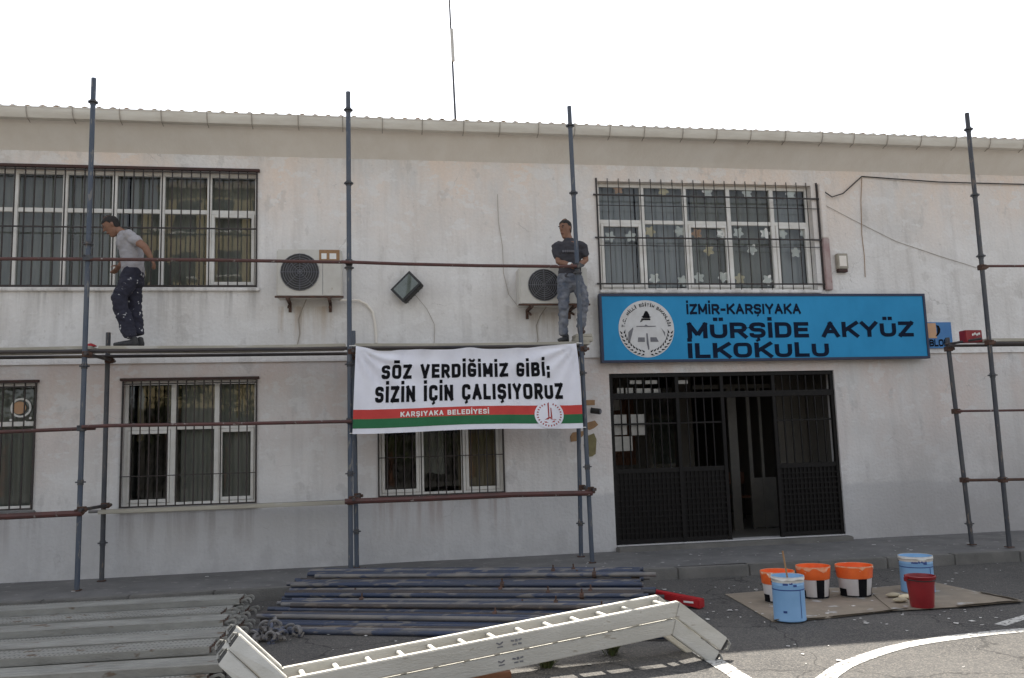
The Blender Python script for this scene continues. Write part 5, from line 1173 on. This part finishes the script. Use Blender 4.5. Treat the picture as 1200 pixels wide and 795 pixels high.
# weeds in the asphalt
def weed(px, py, hgt, n, label):
    p = gnd(px, py, 0); g = MB(); rng = random.Random(int(px))
    for i in range(n):
        a = rng.uniform(0, 2*pi); l = hgt*rng.uniform(.5, 1.1); lean = rng.uniform(.3, 1.1); wd = rng.uniform(.006, .011); d = Vector((cos(a), sin(a), 0)); s = Vector((-sin(a), cos(a), 0)); b0 = p+d*rng.uniform(0, .05)
        P_ = [b0, b0+d*l*.35*lean+Vector((0, 0, l*.55)), b0+d*l*lean+Vector((0, 0, l*.75))]
        g.add([P_[0]-s*wd*.4, P_[0]+s*wd*.4, P_[1]-s*wd, P_[1]+s*wd, P_[2]], [(0,1,3,2), (2,3,4)])
    r = tag(g.build('weed', M['leaf'], recalc=False), label, 'weed', 'weeds growing through the asphalt'); return r
weed(641, 782, .11, 130, 'bushy green weed tuft growing in the asphalt under the ladder middle')
weed(716, 768, .17, 60, 'sparse taller weed growing in the asphalt under the ladder near its right knee')

# across the yard, behind the camera (seen in the window panes): a tall yellow block and a row of trees
hs = empty('apartment_block', (-10.6, -48, 0), 'tall yellow apartment block across the yard mirrored in the upper window', 'apartment block')
g = MB(); g.box((-15, -58, 0), (-6.2, -48, 19.5)); g.build('wall', M['house'], hs)
g = MB(); g.box((-15.5, -58.5, 19.5), (-5.7, -47.5, 19.9)); g.build('roof', M['roof'], hs)
for i in range(3):
    for z in (7.4, 10.6, 13.8, 17.0):
        g = MB(); g.box((-14.2+i*3.0, -48.0, z), (-12.7+i*3.0, -47.94, z+1.7)); wn = g.build('window', M['black'], hs)
        g = MB(); g.box((-14.3+i*3.0, -47.98, z-.12), (-12.6+i*3.0, -47.8, z-.001)); g.build('sill', M['frame'], wn)
g = MB(); g.box((-40, -34.3, 0), (40, -34, 4.2)); tag(g.build('added_dark_wall', M['stone'], None), 'long dark stone wall added out of view behind the trees to darken pane reflections', 'wall')  # unseen wall, added to keep reflections in the lower panes dark
def yard_tree(x, y, h, label):
    r = empty('yard_tree', (x, y, 0), label, 'tree', 'trees across the yard'); rng = random.Random(int(x*10))
    g = MB(); g.tube([(x, y, 0), (x+.1, y, h*.3), (x-.05, y+.1, h*.6)], [.16, .12, .05], 8)
    for k in range(5): a = k*1.3; g.tube([(x, y, h*.3+.15*k), (x+cos(a)*.9, y+sin(a)*.9, h*.5+.2*k)], [.06, .02], 5)
    g.build('trunk', M['wood'], r)
    g = MB()
    for c in range(26):
        a = rng.uniform(0, 2*pi); q = rng.random()**.5; cz = rng.uniform(.28, 1); cc = Vector((x+q*2.0*cos(a)*sin(pi*min(.95, cz*.85)), y+q*1.7*sin(a)*sin(pi*min(.95, cz*.85)), h*cz*.92))
        for l in range(45):
            p = cc+Vector((rng.gauss(0, .35), rng.gauss(0, .35), rng.gauss(0, .3))); u_ = Vector((rng.gauss(0, 1), rng.gauss(0, 1), rng.gauss(0, 1))).normalized(); v_ = u_.orthogonal().normalized()
            g.add([p-u_*.14, p+v_*.06, p+u_*.14, p-v_*.06], [(0,1,2,3)])
    g.build('crown', M['leaf'], r, recalc=False)
for i, (x, y, h) in enumerate(((-17, -31, 6.4), (-13.2, -30, 5.8), (-9.6, -31.5, 6.6), (-6.0, -30, 5.6), (-2.6, -31, 6.2), (.8, -30.5, 5.7), (4.4, -31.5, 6.5), (8.4, -30, 6.0), (12.6, -31, 6.6), (17, -31, 6.2))):
    yard_tree(x, y, h, '%s leafy tree of the row across the yard counted from the yellow block side' % ORD[i])

# ================================================================== PEOPLE
def loft(g, pts, rad_, side, n=14):
    """tube with elliptical rings: rad_ = [(r_side, r_depth)], rounded ends"""
    pts = [Vector(p) for p in pts]; rr = [r if isinstance(r, tuple) else (r, r) for r in rad_]; rings = []
    side = Vector(side)
    def ring(c, t, a, b):
        s = side-t*side.dot(t)
        if s.length < .2: s = Vector((0, 1, 0))-t*t.y
        if s.length < .2: s = Vector((1, 0, 0))-t*t.x
        s.normalize(); q = t.cross(s); return [c+s*a*cos(2*pi*k/n)+q*b*sin(2*pi*k/n) for k in range(n)]
    T = [(pts[min(i+1, len(pts)-1)]-pts[max(i-1, 0)]).normalized() for i in range(len(pts))]
    e0, e1 = min(rr[0]), min(rr[-1])
    for f in (.05, .6, .88): rings.append(ring(pts[0]-T[0]*e0*math.sqrt(max(0, 1-f*f))*.7, T[0], rr[0][0]*f, rr[0][1]*f))
    for i, p in enumerate(pts): rings.append(ring(p, T[i], *rr[i]))
    for f in (.88, .6, .05): rings.append(ring(pts[-1]+T[-1]*e1*math.sqrt(max(0, 1-f*f))*.7, T[-1], rr[-1][0]*f, rr[-1][1]*f))
    vs = [v for r in rings for v in r]; m = len(rings)
    g.add(vs, [(i*n+k, i*n+(k+1) % n, (i+1)*n+(k+1) % n, (i+1)*n+k) for i in range(m-1) for k in range(n)]+[tuple(range(n))[::-1], tuple((m-1)*n+k for k in range(n))])
def fuse(g, name, m, parent, voxel=.009, smooth=4, wr=0, wscale=14, seed=0):
    """melt overlapping lofts into ONE continuous skin"""
    me = bpy.data.meshes.new('tmp'); me.from_pydata([tuple(v) for v in g.v], [], g.f)
    bm = bmesh.new(); bm.from_mesh(me); bmesh.ops.recalc_face_normals(bm, faces=bm.faces); bm.to_mesh(me); bm.free()
    o = bpy.data.objects.new('tmp', me); COL.objects.link(o)
    r = o.modifiers.new('r', 'REMESH'); r.mode = 'VOXEL'; r.voxel_size = voxel
    if smooth: s = o.modifiers.new('s', 'SMOOTH'); s.iterations = smooth; s.factor = .5
    dg = bpy.context.evaluated_depsgraph_get(); out = bpy.data.meshes.new_from_object(o.evaluated_get(dg))
    bpy.data.objects.remove(o); bpy.data.meshes.remove(me); out.name = name
    if wr:
        nr = [v.normal.copy() for v in out.vertices]
        for v, nn in zip(out.vertices, nr):
            p = Vector((v.co.x*wscale, v.co.y*wscale, v.co.z*wscale*1.6+seed)); v.co += nn*wr*(noise.noise(p)+.5*noise.noise(p*2.1))
    for p in out.polygons: p.use_smooth = True
    out.materials.clear(); out.materials.append(m)
    ob = bpy.data.objects.new(name, out); COL.objects.link(ob); ob.parent = parent; ob.location = -base_of(parent); return ob
def head(g, c, f, u, k=1.0):
    """head lofted along its own axis: c = centre, f = facing, u = up"""
    f = Vector(f).normalized(); u = Vector(u); u = (u-f*u.dot(f)).normalized(); s = f.cross(u)
    prof = [(-.118, .030, .034, .045), (-.105, .040, .050, .036), (-.085, .052, .066, .022), (-.055, .061, .080, .010), (-.02, .067, .089, .003), (.02, .072, .095, -.002), (.06, .072, .095, -.005), (.09, .060, .080, -.006), (.11, .040, .055, -.006)]
    loft(g, [c+u*z*k+f*o*k for z, a, b, o in prof], [(a*k, b*k) for z, a, b, o in prof], s, 18)
    loft(g, [c+f*.086*k+u*.022*k, c+f*.098*k+u*-.004*k, c+f*.108*k+u*-.022*k], [.009*k, .011*k, .014*k], s, 8)       # nose
    loft(g, [c+f*.085*k+u*.032*k-s*.035*k, c+f*.092*k+u*.034*k, c+f*.085*k+u*.032*k+s*.035*k], [.009*k, .010*k, .009*k], u, 8)   # brow
    loft(g, [c+f*.083*k+u*-.066*k-s*.018*k, c+f*.089*k+u*-.064*k, c+f*.083*k+u*-.066*k+s*.018*k], [.008*k, .010*k, .008*k], u, 8)   # lips
    for q in (-1, 1): loft(g, [c+s*q*.074*k+u*.022*k-f*.012*k, c+s*q*.080*k+u*.0*k-f*.012*k, c+s*q*.073*k+u*-.025*k-f*.006*k], [(.008*k, .017*k), (.009*k, .019*k), (.007*k, .010*k)], s, 8)
    return f, u, s
def face_bits(r, c, f, u, s, k=1.0):
    for q in (-1, 1):
        e = c+f*.083*k+u*.010*k+s*q*.030*k
        g = MB(); loft(g, [e-s*.008*k-f*.003*k, e+s*.008*k-f*.003*k], [.005*k, .005*k], u, 8); g.build('eye', M['eye'], r, smooth=True)
        g = MB(); loft(g, [e+f*.004*k-s*.003*k, e+f*.004*k+s*.003*k], [.005*k, .005*k], u, 8); g.build('iris', M['hair'], r, smooth=True)
        g = MB(); b = c+f*.093*k+u*.032*k+s*q*.032*k; loft(g, [b-s*.018*k-f*.002*k, b, b+s*.018*k*1-f*.004*k], [.005*k, .006*k, .004*k], u, 8); g.build('eyebrow', M['hair'], r, smooth=True)
    g = MB(); b = c+f*.093*k+u*-.066*k; loft(g, [b-s*.02*k-f*.006*k, b, b+s*.02*k-f*.006*k], [.003*k, .005*k, .003*k], u, 8); g.build('mouth', M['lip'], r, smooth=True)
def hair(r, c, f, u, s, k=1.0, fringe=.0):
    g = MB(); prof = [(-.085, .055, .070, .012), (-.055, .065, .086, .004), (-.02, .072, .096, -.002), (.02, .0765, .1015, -.006), (.06, .0765, .1015, -.008), (.09, .067, .088, -.008), (.113, .046, .062, -.008), (.122, .03, .04, -.008)]
    loft(g, [c+u*z*k+f*o*k for z, a, b, o in prof], [(a*k, b*k) for z, a, b, o in prof], s, 20)
    o = fuse(g, 'hair', M['hair'], r, .0075, 2, .004, 60, 1)
    bm = bmesh.new(); bm.from_mesh(o.data); dead = []
    for v in bm.verts:
        q = v.co-c; a, z, sd_ = q.dot(f)/k, q.dot(u)/k, abs(q.dot(s))/k
        t = min(1, max(0, (a+.055)/.10)); lim = -.065+(.058+fringe+.065)*t*t*(3-2*t)+.006*noise.noise(v.co*70)
        if a > .02 and sd_ < .03: lim += .006
        if z < lim: dead.append(v)
    bmesh.ops.delete(bm, geom=dead, context='VERTS'); bm.to_mesh(o.data); bm.free()
    sm = o.modifiers.new('t', 'SOLIDIFY'); sm.thickness = .012*k; return o
def hand(g, wrist, d, nrm_, k=1.0, curl=.6, thumb=1):
    """palm + five bent fingers; d = forearm direction, nrm_ = palm normal (fingers curl towards it)"""
    d = Vector(d).normalized(); nn = Vector(nrm_); nn = (nn-d*nn.dot(d)).normalized(); s = d.cross(nn)*thumb
    loft(g, [wrist-d*.01, wrist+d*.035*k, wrist+d*.08*k], [(.027*k, .019*k), (.037*k, .017*k), (.038*k, .014*k)], s, 10)
    for i, (o, l) in enumerate(((.030, .070), (.010, .078), (-.011, .072), (-.031, .058))):
        b = wrist+d*.078*k+s*o*k; pts = [b]; dir_ = d.copy(); a = 0
        for j, fr in enumerate((.45, .32, .25)):
            a += curl*(.6+.15*i); dr = d*cos(a)+nn*sin(a); pts.append(pts[-1]+dr*l*fr*k)
        loft(g, pts, [.0095*k, .009*k, .0083*k, .007*k], s, 8)
    b = wrist+d*.028*k+s*.034*k; loft(g, [b, b+(s*.8+d*.6).normalized()*.035*k+nn*.008*k, b+(s*.55+d*.9).normalized()*.066*k+nn*.028*k], [.0125*k, .011*k, .0085*k], nn, 8)
def shoe(r, heel, toe, m, up_=Vector((0, 0, 1))):
    g = MB(); d = (toe-heel); L_ = d.length; d.normalize(); s = d.cross(up_).normalized()
    loft(g, [heel+up_*.045, heel+d*L_*.3+up_*.045, heel+d*L_*.65+up_*.036, heel+d*L_*.93+up_*.028], [(.038, .043), (.040, .043), (.045, .034), (.036, .025)], s, 12)
    loft(g, [heel+d*.02+up_*.06, heel+d*.03+up_*.105], [(.04, .045), (.043, .048)], d, 12)
    for i, v in enumerate(g.v): 
        h_ = (v-heel).dot(up_)
        if h_ < .004: g.v[i] = v+up_*(.004-h_)
    return fuse(g, 'shoe', m, r, .008, 3)

def man_left():
    Y0 = -.70; q = lambda px, py, dy=0: at(px, py, Y0+dy)
    zt = ZW+.012
    r = empty('person', (q(150, 400).x, Y0, zt), 'man in pale grey T-shirt and paint-spattered dark trousers stepping along the scaffold', 'person')
    neck, hipc = q(146, 276), q(155.5, 321)
    side = Vector((.25, -1, 0)).normalized()                      # towards his left, our side
    shL, shR = neck+side*.16+Vector((.055, 0, -.035)), neck-side*.16+Vector((-.02, 0, -.035))
    elL, haL = q(170, 290, -.24), q(177, 303, -.22)
    elR, haR = q(150, 300, .22), q(140, 312, .16)
    hL, hR = hipc+side*.085, hipc-side*.085
    knL, knR = q(139, 352, -.13), q(157, 356, .08)
    anL, anR = q(152, 391, -.10), q(160, 388, .06)
    zf = zt
    heelL, toeL = Vector((q(160, 399, -.10).x, Y0-.10, zf)), Vector((q(133, 400, -.10).x, Y0-.12, zf))
    heelR, toeR = Vector((q(167, 397, .06).x, Y0+.06, zf+.015)), Vector((q(148, 400, .06).x, Y0+.05, zf))
    hc = q(130.5, 265); f = Vector((-.86, -.22, -.50)).normalized(); u = Vector((-.42, -.08, .9))
    g = MB(); f, u, s = head(g, hc, f, u, 1.03)
    loft(g, [hc-f*.03-u*.06, neck+Vector((-.01, 0, .02)), neck-Vector((0, 0, .05))], [.055, .058, .07], side)
    spine = neck.lerp(hipc, .5)+Vector((.035, 0, 0))
    loft(g, [neck-Vector((0, 0, .06)), spine, hipc], [(.12, .08), (.13, .095), (.14, .10)], side, 18)
    for a, b, c, kk in ((shL, elL, haL, 1), (shR, elR, haR, 1)):
        loft(g, [a, a.lerp(b, .5), b, b.lerp(c, .35), c], [.060, .055, .045, .045, .031], Vector((0, 1, 0)))
        hand(g, c, (c-b), Vector((-.9, .2, -.4)), .98, .45, 1 if a is shL else -1)
    for a, b, c in ((hL, knL, anL), (hR, knR, anR)):
        loft(g, [a, a.lerp(b, .5), b, b.lerp(c, .4), c], [.085, .072, .052, .050, .036], side)
    for h_, t_ in ((heelL, toeL), (heelR, toeR)): loft(g, [h_+Vector((0, 0, .05)), h_.lerp(t_, .9)+Vector((0, 0, .03))], [.03, .022], side)
    fuse(g, 'body', M['skin'], r, .0075, 2)
    face_bits(r, hc, f, u, s, 1.03); hair(r, hc, f, u, s, 1.04)
    g = MB()                                                          # T-shirt
    loft(g, [neck+Vector((-.005, 0, .0)), neck-Vector((-.01, 0, .06)), spine+Vector((0, 0, .04)), spine.lerp(hipc, .6)+Vector((.005, 0, 0)), hipc+Vector((.005, 0, -.01))], [(.11, .085), (.190, .125), (.180, .142), (.170, .138), (.172, .140)], side, 22)
    for a, b in ((shL, elL), (shR, elR)): loft(g, [a+(neck-a)*.3, a, a.lerp(b, .55)], [.075, .078, .068], Vector((0, 1, 0)))
    fuse(g, 'shirt', M['tee_grey'], r, .011, 4, .016, 11, 2)
    g = MB()                                                          # trousers
    loft(g, [hipc+Vector((.0, 0, .05)), hipc-Vector((-.005, 0, .05)), hipc-Vector((-.005, 0, .10))], [(.165, .130), (.172, .145), (.165, .138)], side, 20)
    for a, b, c in ((hL, knL, anL), (hR, knR, anR)):
        loft(g, [a, a.lerp(b, .45), b, b.lerp(c, .45), c+Vector((0, 0, -.015))], [.118, .112, .094, .090, .086], side)
    fuse(g, 'trousers', M['trousers'], r, .011, 4, .020, 10, 5)
    shoe(r, heelL, toeL, M['shoe']); shoe(r, heelR, toeR, M['shoe'])
def man_right():
    Y0 = -.72; q = lambda px, py, dy=0: at(px, py, Y0+dy); zt = ZW+.012
    r = empty('person', (q(668, 397).x, Y0, zt), 'man in dark T-shirt and faded jeans standing on the scaffold behind a pole', 'person')
    neck, hipc = q(666.5, 283), q(668, 327)
    side = Vector((1, -.25, 0)).normalized(); fw_ = Vector((-.25, -1, 0)).normalized()
    shA, shB = q(652.5, 290, .03), q(682.5, 289, -.05)                # image left / right
    elA, haA = q(654.5, 307, -.02), q(670, 311, -.20)
    elB, haB = q(686.5, 305, -.06), q(677, 312.5, -.24)
    hA, hB = hipc-side*.085, hipc+side*.085
    knA, knB = q(660.5, 358, -.05), q(684, 353, -.07)
    anA, anB = q(660, 389, .0), q(680.5, 381, -.02)
    blk = .105
    heelA, toeA = Vector((q(664, 396, .03).x, Y0+.03, zt)), Vector((q(654, 396, -.1).x, Y0-.16, zt))
    heelB, toeB = Vector((q(680, 386, .0).x, Y0+.0, zt+blk)), Vector((q(681, 386, -.1).x, Y0-.22, zt+blk))
    hc = q(662.5, 268.5); f = Vector((-.80, -.62, -.08)).normalized(); u = Vector((-.03, 0, 1))
    g = MB(); f, u, s = head(g, hc, f, u, 1.03)
    loft(g, [hc-u*.07-f*.02, neck+Vector((0, 0, .02)), neck-Vector((0, 0, .06))], [.056, .060, .075], side)
    spine = neck.lerp(hipc, .5)
    loft(g, [neck-Vector((0, 0, .05)), spine, hipc], [(.15, .09), (.13, .09), (.14, .10)], side, 18)
    for a, b, c, nn, th in ((shA, elA, haA, Vector((.2, -.4, .9)), -1), (shB, elB, haB, Vector((-.5, -.4, .8)), 1)):
        loft(g, [a, a.lerp(b, .5), b, b.lerp(c, .35), c], [.056, .050, .041, .041, .028], Vector((0, 1, 0)))
        hand(g, c, (c-b), nn, .95, .55, th)
    for a, b, c in ((hA, knA, anA), (hB, knB, anB)): loft(g, [a, a.lerp(b, .5), b, b.lerp(c, .4), c], [.082, .07, .052, .05, .036], side)
    for h_, t_ in ((heelA, toeA), (heelB, toeB)): loft(g, [h_+Vector((0, 0, .05)), h_.lerp(t_, .9)+Vector((0, 0, .03))], [.03, .022], Vector((0, 0, 1)).cross(t_-h_))
    fuse(g, 'body', M['skin'], r, .0075, 2)
    face_bits(r, hc, f, u, s, 1.03); hair(r, hc, f, u, s, 1.04, .004)
    g = MB()
    loft(g, [neck-Vector((0, 0, .0)), neck-Vector((0, 0, .055)), spine+Vector((0, 0, .03)), spine.lerp(hipc, .6), hipc+Vector((0, 0, -.0))], [(.085, .075), (.178, .105), (.168, .118), (.158, .115), (.166, .125)], side, 22)
    for a, b in ((shA, elA), (shB, elB)): loft(g, [a+(neck-a)*.3, a, a.lerp(b, .62)], [.074, .078, .068], Vector((0, 1, 0)))
    sh = fuse(g, 'shirt', M['tee_navy'], r, .011, 4, .014, 12, 8)
    g = MB(); c0 = at(666, 294.5, Y0-.145)
    for i in range(6): g.obox(c0+Vector((-.07+.03*i, .004*abs(i-2.5), 0)), (.011, 0, 0), (0, .012, 0), (0, 0, .016))
    g.build('chest_print', M['ink_grey'], r)
    g = MB()
    loft(g, [hipc+Vector((0, 0, .04)), hipc-Vector((0, 0, .05)), hipc-Vector((0, 0, .10))], [(.166, .128), (.176, .135), (.168, .128)], side, 20)
    for a, b, c in ((hA, knA, anA), (hB, knB, anB)): loft(g, [a, a.lerp(b, .45), b, b.lerp(c, .45), c+Vector((0, 0, -.02))], [.100, .094, .076, .068, .066], side)
    fuse(g, 'jeans', M['jeans'], r, .011, 4, .017, 12, 9)
    shoe(r, heelA, toeA, M['shoe']); shoe(r, heelB, toeB, M['shoe_brown'])
    g = MB(); d_ = (haA-elA).normalized(); w0_ = haA-d_*.03; loft(g, [w0_-d_*.014, w0_+d_*.014], [.034, .034], Vector((0, 0, 1)), 14); g.build('wristwatch', M['paper'], r, smooth=True)
    # what his raised foot stands on
    g = MB(); cx = (heelB.x+toeB.x)/2; g.box((cx-.11, Y0-.21, zt), (cx+.13, Y0+.06, zt+.062)); g.box((cx-.105, Y0-.205, zt+.065), (cx+.12, Y0+.055, zt+blk))
    tag(g.build('timber_block', M['board'], bevel=.006), 'tan timber block under the raised foot of the man in jeans', 'block')
    p = at(680, 312.5, Y0-.33); g = MB(); g.obox(p, (.055, -.01, .012), (.003, .032, .0), (0, 0, .006))
    tag(g.build('phone', M['black'], bevel=.004), 'small dark phone held in the hand of the man in jeans', 'phone')
man_left(); man_right()
